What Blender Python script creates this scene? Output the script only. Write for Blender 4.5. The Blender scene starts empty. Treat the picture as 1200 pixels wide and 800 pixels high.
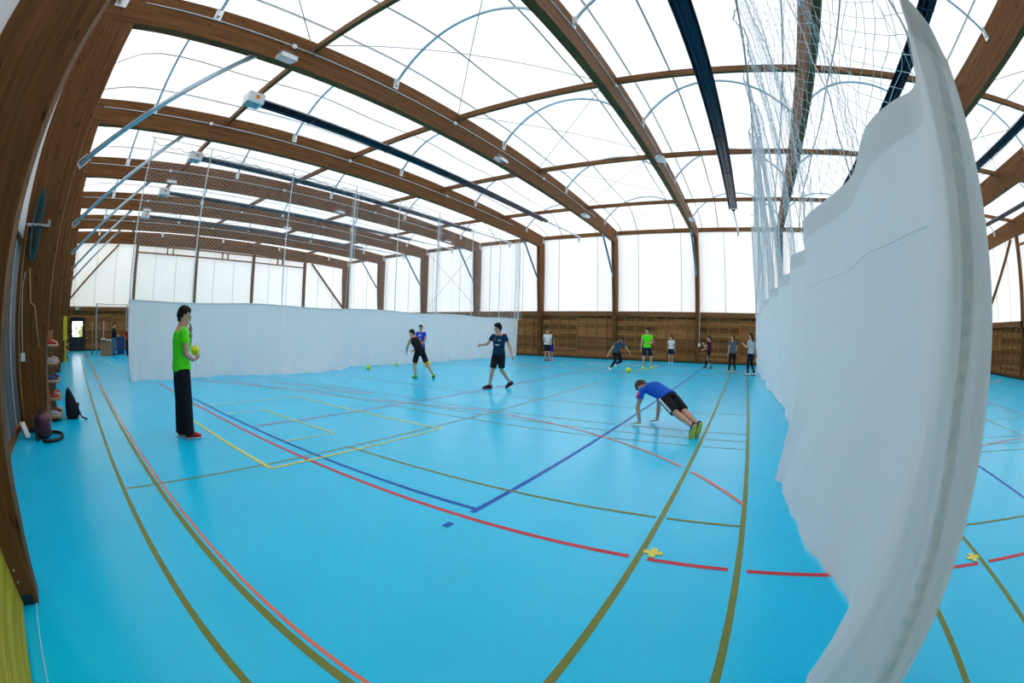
import bpy, math, random
import numpy as np
from mathutils import Vector, Matrix
random.seed(7)
S = bpy.context.scene
COL = S.collection

# ---------------------------------------------------------------- camera (15 mm equisolid fisheye, eye height 1.6 m)
cd = bpy.data.cameras.new('camera')
cd.type = 'PANO'
cd.sensor_width = 36.0
cd.sensor_fit = 'HORIZONTAL'
cd.panorama_type = 'FISHEYE_EQUISOLID'
cd.fisheye_lens = 517.306 / 1200 * 36
cd.fisheye_fov = math.radians(200)
cd.clip_start = 0.05
cam = bpy.data.objects.new('camera', cd)
COL.objects.link(cam)
YAW, PITCH, ROLL = 0.5343235, -0.0243903, 0.0199344
cy, sy, cp, sp = math.cos(YAW), math.sin(YAW), math.cos(PITCH), math.sin(PITCH)
f_ = Vector((-sy * cp, cy * cp, sp)); r0 = Vector((cy, sy, 0)); u0 = r0.cross(f_)
cr, sr = math.cos(ROLL), math.sin(ROLL)
r_ = cr * r0 + sr * u0; u_ = -sr * r0 + cr * u0
cam.matrix_world = Matrix(((r_.x, u_.x, -f_.x, 0), (r_.y, u_.y, -f_.y, 0), (r_.z, u_.z, -f_.z, 1.6), (0, 0, 0, 1)))
S.camera = cam

# ---------------------------------------------------------------- daylight and exposure
w = bpy.data.worlds.new('overcast_sky'); S.world = w; w.use_nodes = True
w.node_tree.nodes['Background'].inputs[0].default_value = (0.98, 0.99, 1.0, 1)
w.node_tree.nodes['Background'].inputs[1].default_value = 2.2
S.view_settings.view_transform = 'Standard'
S.view_settings.look = 'None'
S.view_settings.gamma = 1
S.view_settings.use_curve_mapping = False
S.view_settings.exposure = 0.50
S.cycles.max_bounces = 10
S.cycles.diffuse_bounces = 7
S.cycles.glossy_bounces = 3
S.cycles.transmission_bounces = 8
S.cycles.transparent_max_bounces = 8

# ---------------------------------------------------------------- materials
def mat(name, col, rough=0.7, metal=0.0, spec=0.5, coat=0.0, coat_rough=0.1):
    m = bpy.data.materials.new(name); m.use_nodes = True
    b = m.node_tree.nodes['Principled BSDF']
    b.inputs['Base Color'].default_value = (*col, 1)
    b.inputs['Roughness'].default_value = rough
    b.inputs['Metallic'].default_value = metal
    b.inputs['Specular IOR Level'].default_value = spec
    b.inputs['Coat Weight'].default_value = coat
    b.inputs['Coat Roughness'].default_value = coat_rough
    return m

def nd(m, t, **kw):
    n = m.node_tree.nodes.new(t)
    for k, v in kw.items(): setattr(n, k, v)
    return n

def ramp(m, fac, stops):
    r = nd(m, 'ShaderNodeValToRGB')
    e = r.color_ramp.elements
    while len(e) < len(stops): e.new(0.5)
    for el, (p, c) in zip(e, stops):
        el.position = p; el.color = (*c, 1)
    m.node_tree.links.new(fac, r.inputs[0])
    return r.outputs[0]

def wood(name, dark, light, axis, knots=True, lam=None, rough=0.6, island=0.0):
    m = mat(name, light, rough, spec=0.12)
    L = m.node_tree.links
    tc = nd(m, 'ShaderNodeTexCoord')
    mp = nd(m, 'ShaderNodeMapping')
    sc = [9.0, 9.0, 9.0]; sc[axis] = 0.45
    mp.inputs['Scale'].default_value = sc
    L.new(tc.outputs['Object'], mp.inputs[0])
    n = nd(m, 'ShaderNodeTexNoise'); n.inputs['Scale'].default_value = 2.2; n.inputs['Detail'].default_value = 6
    n.inputs['Roughness'].default_value = 0.65
    L.new(mp.outputs[0], n.inputs['Vector'])
    c = ramp(m, n.outputs[0], [(0.28, dark), (0.75, light)])
    if knots:
        mp2 = nd(m, 'ShaderNodeMapping'); s2 = [4.2, 4.2, 4.2]; s2[axis] = 1.5
        mp2.inputs['Scale'].default_value = s2
        L.new(tc.outputs['Object'], mp2.inputs[0])
        v = nd(m, 'ShaderNodeTexVoronoi'); v.inputs['Scale'].default_value = 1.6
        L.new(mp2.outputs[0], v.inputs['Vector'])
        k = ramp(m, v.outputs['Distance'], [(0.07, (0.2,) * 3), (0.17, (1, 1, 1))])
        mx = nd(m, 'ShaderNodeMixRGB', blend_type='MULTIPLY'); mx.inputs[0].default_value = 0.75
        L.new(c, mx.inputs[1]); L.new(k, mx.inputs[2]); c = mx.outputs[0]
    if lam is not None:
        sx = nd(m, 'ShaderNodeSeparateXYZ'); L.new(tc.outputs['Object'], sx.inputs[0])
        mu = nd(m, 'ShaderNodeMath', operation='MULTIPLY'); mu.inputs[1].default_value = 1 / 0.042
        L.new(sx.outputs[lam], mu.inputs[0])
        fr = nd(m, 'ShaderNodeMath', operation='FRACT'); L.new(mu.outputs[0], fr.inputs[0])
        fl = nd(m, 'ShaderNodeMath', operation='FLOOR'); L.new(mu.outputs[0], fl.inputs[0])
        wn = nd(m, 'ShaderNodeTexWhiteNoise', noise_dimensions='1D'); L.new(fl.outputs[0], wn.inputs['W'])
        c2 = ramp(m, wn.outputs[0], [(0, (0.78,) * 3), (1, (1.1,) * 3)])
        c3 = ramp(m, fr.outputs[0], [(0.0, (0.6,) * 3), (0.07, (1, 1, 1))])
        for cc in (c2, c3):
            mx = nd(m, 'ShaderNodeMixRGB', blend_type='MULTIPLY'); mx.inputs[0].default_value = 0.8
            L.new(c, mx.inputs[1]); L.new(cc, mx.inputs[2]); c = mx.outputs[0]
    if island:
        g = nd(m, 'ShaderNodeNewGeometry')
        c4 = ramp(m, g.outputs['Random Per Island'], [(0, (1 - island,) * 3), (1, (1 + island,) * 3)])
        mx = nd(m, 'ShaderNodeMixRGB', blend_type='MULTIPLY'); mx.inputs[0].default_value = 1.0
        L.new(c, mx.inputs[1]); L.new(c4, mx.inputs[2]); c = mx.outputs[0]
    L.new(c, m.node_tree.nodes['Principled BSDF'].inputs['Base Color'])
    return m

def fabric(name, col, trans=0.5, tcol=None, bump=0.0, scale=40):
    m = bpy.data.materials.new(name); m.use_nodes = True
    nt = m.node_tree; nt.nodes.clear()
    out = nd(m, 'ShaderNodeOutputMaterial')
    d = nd(m, 'ShaderNodeBsdfDiffuse'); t = nd(m, 'ShaderNodeBsdfTranslucent'); mx = nd(m, 'ShaderNodeMixShader')
    d.inputs[0].default_value = (*col, 1); t.inputs[0].default_value = (*(tcol or col), 1)
    mx.inputs[0].default_value = trans
    nt.links.new(d.outputs[0], mx.inputs[1]); nt.links.new(t.outputs[0], mx.inputs[2]); nt.links.new(mx.outputs[0], out.inputs[0])
    if bump:
        tc = nd(m, 'ShaderNodeTexCoord')
        n = nd(m, 'ShaderNodeTexNoise'); n.inputs['Scale'].default_value = scale; n.inputs['Detail'].default_value = 4
        mp = nd(m, 'ShaderNodeMapping'); mp.inputs['Scale'].default_value = (1, 1, 0.3); nt.links.new(tc.outputs['Object'], mp.inputs[0]); nt.links.new(mp.outputs[0], n.inputs['Vector'])
        b = nd(m, 'ShaderNodeBump'); b.inputs['Strength'].default_value = bump; b.inputs['Distance'].default_value = 0.02
        nt.links.new(n.outputs[0], b.inputs['Height'])
        nt.links.new(b.outputs[0], d.inputs['Normal']); nt.links.new(b.outputs[0], t.inputs['Normal'])
    return m

M = {}
GD, GL = (0.100, 0.038, 0.011), (0.26, 0.105, 0.034)
M['beam'] = wood('glulam_beam', GD, GL, 1, lam=2)
M['post'] = wood('glulam_post', GD, GL, 2, lam=1)
M['purlin'] = wood('purlin_wood', GD, (0.3, 0.14, 0.055), 0, knots=False)
M['studw'] = wood('stud_wood', (0.24, 0.10, 0.035), (0.44, 0.20, 0.075), 2, knots=False)
M['sillx'] = wood('sill_wood', (0.16, 0.065, 0.022), (0.30, 0.135, 0.05), 0)
M['silly'] = wood('sill_wood_gable', (0.16, 0.065, 0.022), (0.30, 0.135, 0.05), 1)
M['boardx'] = wood('board_wood', (0.17, 0.062, 0.018), (0.42, 0.175, 0.06), 0, island=0.5)
M['boardy'] = wood('board_wood_gable', (0.17, 0.062, 0.018), (0.42, 0.175, 0.06), 1, island=0.5)
M['ply'] = wood('yellow_board', (0.30, 0.22, 0.015), (0.62, 0.50, 0.05), 0, knots=False, island=0.12)
M['shelf'] = wood('shelf_wood', (0.3, 0.14, 0.06), (0.5, 0.28, 0.14), 0, knots=False)
M['membrane'] = fabric('roof_membrane', (0.96, 0.92, 0.90), 0.39)
M['wallfab'] = fabric('wall_membrane', (0.94, 0.915, 0.90), 0.25)
M['nearfab'] = fabric('near_wall_membrane_dimmed', (0.5, 0.5, 0.5), 0.15)  # near membrane greyed and made nearly opaque to darken this side of the hall
M['seam'] = fabric('membrane_seam', (0.50, 0.48, 0.46), 0.30)
M['curtain'] = fabric('curtain_cloth', (0.98, 0.93, 0.91), 0.45, bump=0.45, scale=5)
M['hem'] = fabric('curtain_hem', (0.90, 0.86, 0.83), 0.3, bump=0.3, scale=50)
M['net'] = mat('net_cord', (0.72, 0.72, 0.72), 0.7)
M['rope'] = mat('white_rope', (0.8, 0.8, 0.8), 0.7)
M['steelblue'] = mat('galvanised_steel', (0.40, 0.52, 0.58), 0.32, 0.75)
M['bluepaint'] = mat('blue_painted_steel', (0.03, 0.17, 0.25), 0.4, 0.2)
M['steel'] = mat('bright_steel', (0.62, 0.64, 0.66), 0.35, 0.9)
M['cable'] = mat('cable_steel', (0.25, 0.25, 0.26), 0.5, 0.5)
M['dark'] = mat('dark_navy_enamel', (0.012, 0.024, 0.045), 0.35, 0.3)
M['black'] = mat('black_rubber', (0.01, 0.01, 0.012), 0.6)
M['white'] = mat('white_plastic', (0.8, 0.8, 0.8), 0.4)
M['grey'] = mat('grey_sheet_metal', (0.33, 0.37, 0.40), 0.5)
M['clad'] = mat('grey_cladding', (0.14, 0.16, 0.18), 0.6)
M['red'] = mat('red_paint', (0.6, 0.03, 0.03), 0.5)
M['green_sign'] = mat('green_sign', (0.0, 0.25, 0.13), 0.4)
M['glass'] = mat('lamp_glass', (0.25, 0.33, 0.38), 0.08, 0.6)
M['teal'] = mat('teal_hose', (0.01, 0.10, 0.11), 0.5)
M['tan'] = mat('tan_cane', (0.42, 0.22, 0.07), 0.6)
M['maroon'] = mat('maroon_plastic', (0.07, 0.008, 0.018), 0.35)
M['yellow'] = mat('yellow_plastic', (0.75, 0.62, 0.02), 0.5)
M['card'] = mat('cardboard', (0.35, 0.18, 0.08), 0.8)
M['blue'] = mat('blue_vinyl', (0.02, 0.06, 0.35), 0.5)
M['ballm'] = mat('ball_yellow', (0.85, 0.80, 0.02), 0.55)
M['ballg'] = mat('ball_green_yellow', (0.6, 0.8, 0.03), 0.55)

# sports floor: blue vinyl with a satin polyurethane coat
m = mat('sports_floor', (0.0, 0.5, 0.85), 0.24, spec=0.34)
tc = nd(m, 'ShaderNodeTexCoord'); n = nd(m, 'ShaderNodeTexNoise'); n.inputs['Scale'].default_value = 1.1; n.inputs['Detail'].default_value = 5
m.node_tree.links.new(tc.outputs['Object'], n.inputs['Vector'])
c = ramp(m, n.outputs[0], [(0.3, (0.0, 0.60, 0.96)), (0.7, (0.0, 0.64, 1.0))])
m.node_tree.links.new(c, m.node_tree.nodes['Principled BSDF'].inputs['Base Color'])
n2 = nd(m, 'ShaderNodeTexNoise'); n2.inputs['Scale'].default_value = 260
b = nd(m, 'ShaderNodeBump'); b.inputs['Strength'].default_value = 0.04; b.inputs['Distance'].default_value = 0.002
m.node_tree.links.new(tc.outputs['Object'], n2.inputs['Vector']); m.node_tree.links.new(n2.outputs[0], b.inputs['Height'])
m.node_tree.links.new(b.outputs[0], m.node_tree.nodes['Principled BSDF'].inputs['Normal'])
M['floor'] = m
M['l_green'] = mat('line_olive', (0.20, 0.24, 0.05), 0.4, spec=0.16)
M['l_red'] = mat('line_red', (0.62, 0.035, 0.06), 0.4, spec=0.16)
M['l_pink'] = mat('line_orange', (0.80, 0.20, 0.14), 0.4, spec=0.16)
M['l_blue'] = mat('line_blue', (0.0, 0.10, 0.50), 0.4, spec=0.16)
M['l_yellow'] = mat('line_yellow', (0.85, 0.75, 0.12), 0.4, spec=0.16)
M['l_white'] = mat('line_white', (0.75, 0.78, 0.8), 0.4, spec=0.16)

# ---------------------------------------------------------------- geometry helpers
class MB:
    def __init__(s): s.v = []; s.f = []; s.mi = []
    def add(s, vs, fs, mi=0):
        o = len(s.v); s.v += [tuple(p) for p in vs]
        s.f += [tuple(i + o for i in f) for f in fs]; s.mi += [mi] * len(fs); return s
    def box(s, lo, hi, mi=0):
        x0, y0, z0 = lo; x1, y1, z1 = hi
        return s.add([(x0, y0, z0), (x1, y0, z0), (x1, y1, z0), (x0, y1, z0), (x0, y0, z1), (x1, y0, z1), (x1, y1, z1), (x0, y1, z1)],
                     [(0, 3, 2, 1), (4, 5, 6, 7), (0, 1, 5, 4), (1, 2, 6, 5), (2, 3, 7, 6), (3, 0, 4, 7)], mi)
    def bar(s, a, b, wd, ht, up=(0, 0, 1), mi=0):
        a = Vector(a); b = Vector(b); d = (b - a).normalized(); u = Vector(up)
        sd = d.cross(u)
        if sd.length < 1e-4: sd = d.cross(Vector((0, 1, 0)))
        sd.normalize(); u = sd.cross(d)
        vs = [p + sd * (wd / 2 * i) + u * (ht / 2 * j) for p in (a, b) for i, j in ((-1, -1), (1, -1), (1, 1), (-1, 1))]
        return s.add(vs, [(0, 3, 2, 1), (4, 5, 6, 7), (0, 1, 5, 4), (1, 2, 6, 5), (2, 3, 7, 6), (3, 0, 4, 7)], mi)
    def tube(s, pts, rad, n=8, side=None, cap=True, mi=0, closed=False):
        """sweep; rad: number, list of numbers or list of (a, b); side fixes the first axis"""
        pts = [Vector(p) for p in pts]; N = len(pts)
        if not isinstance(rad, (list, tuple)): rad = [rad] * N
        rad = [(r, r) if not isinstance(r, (list, tuple)) else r for r in rad]
        vs = []; prev = None
        for i, p in enumerate(pts):
            if closed: d = pts[(i + 1) % N] - pts[i - 1]
            else: d = pts[min(i + 1, N - 1)] - pts[max(i - 1, 0)]
            if d.length < 1e-9: d = Vector((0, 0, 1))
            d.normalize()
            sv = Vector(side) if side is not None else (prev if prev is not None else (Vector((0, 0, 1)) if abs(d.z) < 0.9 else Vector((1, 0, 0))))
            sv = sv - d * sv.dot(d)
            if sv.length < 1e-5: sv = d.orthogonal()
            sv.normalize(); prev = sv; t = d.cross(sv)
            for k in range(n):
                a = 2 * math.pi * k / n
                vs.append(p + sv * (math.cos(a) * rad[i][0]) + t * (math.sin(a) * rad[i][1]))
        fs = []
        for i in range(N if closed else N - 1):
            j = (i + 1) % N
            for k in range(n):
                fs.append((i * n + k, i * n + (k + 1) % n, j * n + (k + 1) % n, j * n + k))
        if cap and not closed:
            fs.append(tuple(range(n))[::-1]); fs.append(tuple(range((N - 1) * n, N * n)))
        return s.add(vs, fs, mi)
    def prism(s, poly, axis, lo, hi, mi=0):
        n = len(poly); vs = []
        for t in (lo, hi):
            for a, b in poly:
                q = [a, b]; q.insert(axis, t); vs.append(q)
        return s.add(vs, [tuple(range(n)), tuple(range(2 * n - 1, n - 1, -1))] + [(i, (i + 1) % n, n + (i + 1) % n, n + i) for i in range(n)], mi)
    def grid(s, P, nu, nv, mi=0):
        vs = [P(i / nu, j / nv) for i in range(nu + 1) for j in range(nv + 1)]
        k = nv + 1
        return s.add(vs, [(i * k + j, i * k + j + 1, (i + 1) * k + j + 1, (i + 1) * k + j) for i in range(nu) for j in range(nv)], mi)
    def sphere(s, c, r, nu=16, nv=10, mi=0):
        c = Vector(c); rr = r if isinstance(r, (tuple, list)) else (r, r, r)
        vs = [c + Vector((0, 0, -rr[2]))]
        for j in range(1, nv):
            t = math.pi * j / nv - math.pi / 2
            for i in range(nu):
                a = 2 * math.pi * i / nu
                vs.append(c + Vector((rr[0] * math.cos(t) * math.cos(a), rr[1] * math.cos(t) * math.sin(a), rr[2] * math.sin(t))))
        vs.append(c + Vector((0, 0, rr[2]))); last = len(vs) - 1
        fs = [(0, 1 + (i + 1) % nu, 1 + i) for i in range(nu)]
        for j in range(nv - 2):
            for i in range(nu):
                a = 1 + j * nu
                fs.append((a + i, a + (i + 1) % nu, a + nu + (i + 1) % nu, a + nu + i))
        a = 1 + (nv - 2) * nu
        fs += [(a + i, a + (i + 1) % nu, last) for i in range(nu)]
        return s.add(vs, fs, mi)
    def mesh(s, name, mats, smooth=False):
        me = bpy.data.meshes.new(name); me.from_pydata(s.v, [], s.f)
        if not isinstance(mats, (list, tuple)): mats = [mats]
        for m_ in mats: me.materials.append(m_)
        if len(mats) > 1: me.polygons.foreach_set('material_index', s.mi)
        if smooth: me.polygons.foreach_set('use_smooth', [True] * len(me.polygons))
        me.update(); return me
    def build(s, name, mats, parent=None, smooth=False, **props):
        o = bpy.data.objects.new(name, s.mesh(name, mats, smooth)); COL.objects.link(o)
        if parent is not None:
            o.parent = parent; o.matrix_parent_inverse = Matrix.Translation(parent.location).inverted() if parent.get('_off') else Matrix()
        for k, v in props.items(): o[k] = v
        return o

def thing(name, label, cat, loc=(0, 0, 0), rot=0, group=None):
    o = bpy.data.objects.new(name, None); COL.objects.link(o); o.location = loc; o.rotation_euler = (0, 0, rot)
    o.empty_display_size = 0.1
    o['label'] = label; o['category'] = cat
    if group: o['group'] = group
    return o
def tag(o, label, cat, group=None):
    o['label'] = label; o['category'] = cat
    if group: o['group'] = group
    return o
def copy_part(o, parent, loc=None):
    c = o.copy(); COL.objects.link(c); c.parent = parent
    if loc is not None: c.location = loc
    return c
def copy_tree(o, parent=None, loc=None):
    c = o.copy(); COL.objects.link(c)
    if parent is not None: c.parent = parent
    if loc is not None: c.location = loc
    for ch in [x for x in bpy.data.objects if x.parent == o]: copy_tree(ch, c)
    return c

# ---------------------------------------------------------------- hall layout
BAY = 5.03
FX = [-2.85 - BAY * k for k in range(-4, 7)]        # frames from the right gable (17.27) to the left gable (-33.03)
XR, XL = FX[0], FX[-1]
YN, YF, YC = -1.25, 25.85, 12.3                      # near and far outer faces, centre line
def zb(y): return 7.06 + 0.30 * (1 - ((y - YC) / 13.0) ** 2)
def zt(y): return 7.78 + 0.50 * (1 - ((y - YC) / 13.55) ** 2)

# ---- floor with its painted court lines
fl = MB().grid(lambda u, v: (XL - 0.2 + u * (XR - XL + 0.4), -2.6 + v * 28.6, 0), 50, 29).build('floor', M['floor'], kind='structure')
LZ = [0.0008]
def line(pts, wd, m_, label=None):
    LZ[0] += 0.00006; z = LZ[0]; mb = MB()
    P = [Vector((p[0], p[1], 0)) for p in pts]; vs = []
    for i, p in enumerate(P):
        d = (P[min(i + 1, len(P) - 1)] - P[max(i - 1, 0)]).normalized(); s_ = Vector((-d.y, d.x, 0)) * wd / 2
        vs += [(*(p - s_).xy, z), (*(p + s_).xy, z)]
    mb.add(vs, [(2 * i, 2 * i + 2, 2 * i + 3, 2 * i + 1) for i in range(len(P) - 1)])
    o = mb.build('court_line', M[m_], fl)
    if label: o['label'] = label
MX = 0.92                                            # the courts mirror about the dividing curtain
def both(pts, wd, m_, far=False):
    line(pts, wd, m_); line([(2 * MX - x, y) for x, y in pts], wd, m_)
    if far:
        line([(x, 2 * YC - y) for x, y in pts], wd, m_); line([(2 * MX - x, 2 * YC - y) for x, y in pts], wd, m_)
W = 0.05
for x0, x1 in ((-32.4, -14.65), (-14.0, 16.5)):
    line([(x0, 0.88), (x1, 0.88)], 0.028, 'l_pink'); line([(x0, 0.815), (x1, 0.815)], 0.055, 'l_green')
    line([(x0, 0.40), (x1, 0.40)], W, 'l_green')
for x in (0.16, -0.59):
    both([(x, 0.46), (x, 24.2)], W, 'l_green')
both([(-4.66, 0.44), (-4.66, 24.2)], 0.04, 'l_green')
both([(-2.12, 2.95), (-2.12, 21.7)], 0.055, 'l_blue')
both([(-2.12, 2.66), (-2.12, 2.56)], 0.06, 'l_blue')
for a, b in ((-13.4, -0.66), (-0.52, 0.09), (0.23, 1.61), (1.75, 2.36), (2.5, 15.5)):
    line([(a, 2.83), (b, 2.83)], W, 'l_red'); line([(a, 2 * YC - 2.83), (b, 2 * YC - 2.83)], W, 'l_red')
both([(-11.6, 3.03), (-2.1, 3.03)], W, 'l_blue', True)
both([(-4.66, 3.62), (-0.64, 3.62)], 0.04, 'l_green', True)
both([(-0.54, 3.62), (0.14, 3.62)], 0.04, 'l_green', True)
for y in (6.34, 6.82, 7.36, 9.2):
    both([(-13.2, y), (-0.64, y)], 0.025, 'l_green', True); both([(-0.54, y), (0.14, y)], 0.025, 'l_green', True)
both([(-6.62, 3.1), (-6.62, 21.5)], 0.035, 'l_red')
arc = []
for k in range(15):
    a = math.radians(30.0 + 60 * k / 14); arc.append((-5.15 + 6.15 * math.cos(a), 1.02 + 6.15 * math.sin(a)))
arc2 = [(-13.3 - (x - 0.1), y) for x, y in arc][::-1]
arc = [(-5.15 + 6.15 * math.cos(math.radians(a)), 1.02 + 6.15 * math.sin(math.radians(a))) for a in (30.5, 34, 38, 41.2)]
arc_b = [(-5.15 + 6.15 * math.cos(math.radians(a)), 1.02 + 6.15 * math.sin(math.radians(a))) for a in (43.2, 47, 51, 56, 61, 66, 71, 76, 81, 86, 90)]
both(arc, 0.045, 'l_pink', True); both(arc_b + [(-13.3 - x, y) for x, y in arc_b + arc][::-1], 0.04, 'l_pink', True)
both([(-4.48, 2.26), (-8.95, 2.26), (-8.95, 5.38), (-4.48, 5.38), (-4.48, 2.26)], W, 'l_yellow', True)
both([(-5.48, 3.06), (-5.43, 3.93), (-7.86, 3.93), (-7.86, 3.06)], 0.04, 'l_yellow', True)
both([(-6.2, 22.6), (-7.8, 20.5)], 0.04, 'l_white')
line([(-23.0, 1.9), (-17.2, 2.15)], 0.03, 'l_yellow')
line([(-30.0, 3.4), (-15.0, 3.1)], 0.035, 'l_red')
line([(-2.96, -0.74), (1.6, -0.78)], 0.006, 'l_white')
for cx in (-0.5, 2.35):                              # yellow crosses where the lines meet
    for k in range(2):
        LZ[0] += 0.00006; cmb = MB(); z = LZ[0]
        hw = (0.075, 0.027) if k == 0 else (0.027, 0.075)
        cmb.add([(cx - hw[0], 2.94 - hw[1], z), (cx + hw[0], 2.94 - hw[1], z), (cx + hw[0], 2.94 + hw[1], z), (cx - hw[0], 2.94 + hw[1], z)], [(0, 1, 2, 3)])
        cmb.build('court_mark', M['l_yellow'], fl)

# ---- ceiling: barrel membranes over steel hoops, purlins and bracing cables
ceil = bpy.data.objects.new('ceiling', None); COL.objects.link(ceil); ceil['kind'] = 'structure'
HOOPS = [YC - 10.8, YC - 5.4, YC, YC + 5.4, YC + 10.8]
PURL = [YC - 8.1, YC - 2.7, YC + 2.7, YC + 8.1]
def rise(y):
    e = min(1, max(0, (y - YN - 0.15) / 1.9), max(0, (YF - 0.15 - y) / 1.9))
    e = math.sin(e * math.pi / 2)
    return e * (1.24 - 0.13 * math.sin(math.pi * ((y - HOOPS[0]) / 5.4)) ** 2)
def zmem(dx, y):
    t = min(1, abs(dx) / (BAY / 2)); return zt(y) + 0.02 + rise(y) * (1 - t ** 2.2)
for i in range(10):
    xc = (FX[i] + FX[i + 1]) / 2
    o = MB().grid(lambda u, v: (xc + (u - 0.5) * (BAY - 0.05), YN + 0.1 + v * (YF - YN - 0.2), zmem((u - 0.5) * BAY, YN + 0.1 + v * (YF - YN - 0.2))), 20, 56)\
        .build('membrane_panel', M['membrane'], ceil, smooth=True)
    for dx in (-2.15, -1.17, 1.17, 2.15):
        pts = [(xc + dx, YN + 0.2 + t * (YF - YN - 0.4) / 40, zmem(dx, YN + 0.2 + t * (YF - YN - 0.4) / 40) - 0.012) for t in range(41)]
        MB().tube(pts, [(0.006, 0.030)] * 41, 4, side=(0, 0, 1)).build('membrane_seam', M['seam'], ceil, smooth=True)
    for y in HOOPS:
        pts = []; zf = zt(y) - 0.08
        for k in range(25):
            a = math.pi * k / 24; px = -math.cos(a); pts.append((xc + px * 2.38, y, zf + (rise(y) + 0.02) * max(0, 1 - abs(px) ** 2.2) ** 0.92))
        h = MB().tube(pts, 0.042, 8).build('roof_hoop', M['steelblue'], ceil, smooth=True)
        for sgn in (-1, 1):
            xb = xc + sgn * (BAY / 2 - 0.11)
            bb = MB(); bb.box((xb - 0.03, y - 0.09, zf - 0.22), (xb + 0.0, y + 0.09, zf + 0.1)); bb.box((xb - 0.07 * (sgn > 0) - 0.0, y - 0.035, zf - 0.14), (xb + 0.07 * (sgn < 0), y + 0.035, zf + 0.1))
            bb.build('hoop_bracket', M['steel'], h)
    for y in PURL:
        z = (zb(y) + zt(y)) / 2 + 0.27
        MB().box((xc - BAY / 2 + 0.1, y - 0.055, z - 0.10), (xc + BAY / 2 - 0.1, y + 0.055, z + 0.07)).build('purlin', M['purlin'], ceil)
    for y in (YN + 0.3, YF - 0.3):
        MB().box((xc - BAY / 2 + 0.1, y - 0.06, 7.58), (xc + BAY / 2 - 0.1, y + 0.06, 7.82)).build('eaves_beam', M['purlin'], ceil)
    if i in (1, 4, 8):                               # braced bays
        ys = [YN + 0.4] + PURL + [YF - 0.4]
        for a, b in zip(ys[:-1], ys[1:]):
            for s_ in (-1, 1):
                MB().tube([(xc - 2.4, a if s_ > 0 else b, zt(a) - 0.08), (xc + 2.4, b if s_ > 0 else a, zt(a) - 0.08)], 0.011, 5).build('bracing_cable', M['cable'], ceil)

# ---- frames: two posts, a beam, knee braces, a conduit
ORD = ['at the right gable', 'second from the right gable end', 'third from the right gable', 'just right of the near white dividing curtain',
       'just left of the near white dividing curtain', 'two bays left of the near white dividing curtain', 'just in front of the left net curtain',
       'first beyond the left net curtain', 'second beyond the left net curtain', 'next to the left gable frame', 'at the left gable wall with the exit sign']
def post_poly(far):
    P = [(-1.25, 0), (-0.72, 0), (-0.64, 0.5), (-0.55, 1.6), (-0.47, 3.2), (-0.38, 4.6), (-0.32, 5.8), (-0.30, 7.04), (-1.25, 7.04)]
    return [((2 * YC - y) if far else y, z) for y, z in P]
for i, x in enumerate(FX):
    t = thing('portal_frame', 'brown timber portal frame spanning the hall, ' + ORD[i], 'beam', (x, YC, 0), group='glulam frames across the hall')
    th = 0.105
    def loc(P): return [(a - YC, b) for a, b in P]
    for far in (False, True):
        pb = MB().prism(loc(post_poly(far)), 0, -th, th).build('post', M['post'], t)
        yy = (YF if far else YN) - YC; s_ = -1 if far else 1
        for sx in (-1, 1):
            MB().box((sx * th - (0.008 if sx < 0 else 0), min(yy + s_ * .12, yy + s_ * .5), 0.0), (sx * th + (0.008 if sx > 0 else 0), max(yy + s_ * .12, yy + s_ * .5), 0.07)).build('base_plate', M['dark'], pb)
            for q in (.36, .43):
                for z in (.16, .24):
                    MB().tube([(sx * (th - .001), yy + s_ * q, z), (sx * (th + .007), yy + s_ * q, z)], .009, 6).build('bolt', M['steel'], pb)
    ys = [YN + (YF - YN) * k / 32 for k in range(33)]
    poly = [(y, 7.05 if (y < -0.28 or y > 24.88) else zb(y)) for y in ys] + [(y, zt(y)) for y in ys[::-1]]
    MB().prism(loc(poly), 0, -th, th).build('beam', M['beam'], t)
    if 0 < i < 10:
        for far in (False, True):
            a, b = ((2.72, zb(2.7)), (-0.34, 4.2)) if not far else ((23.0, zb(23)), (24.82, 5.0))
            a = (0, a[0] - YC, a[1] - 0.03); b = (0, b[0] - YC, b[1])
            br = MB().tube([a, b], 0.055, 10).build('knee_brace', M['steelblue'] if not far else M['bluepaint'], t, smooth=True)
            for q in (a, b):
                pm = MB()
                d = (Vector(b) - Vector(a)).normalized(); sgn = 1 if q is a else -1
                pm.bar(Vector(q) - d * 0.05 * sgn, Vector(q) + d * 0.22 * sgn, 0.03, 0.15, up=(0, d.z, -d.y) if abs(d.z) > 0 else (0, 0, 1))
                pm.build('brace_plate', M['steel'], br)
    if i < 10:
        for side_ in (1,):
            pts = [(th + 0.02, y - YC, zb(y) + 0.5) for y in np.linspace(-0.3, 21.5, 24)]
            cb = MB().tube(pts, 0.013, 6).build('conduit', M['white'], t, smooth=True)
            for y in (3.6, 9.5, 15.4): MB().box((th, y - 0.05 - YC, zb(y) + 0.45), (th + 0.05, y + 0.05 - YC, zb(y) + 0.55)).build('junction_box', M['white'], cb)
    for y in (PURL + [YC - 10.8]):
        pass
    # eaves bracket plates
    for yy in (YN + 0.25, YF - 0.55): MB().box((th, yy - YC, 7.35), (th + 0.02, yy + 0.3 - YC, 7.75)).build('eaves_bracket', M['steel'], t)

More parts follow.
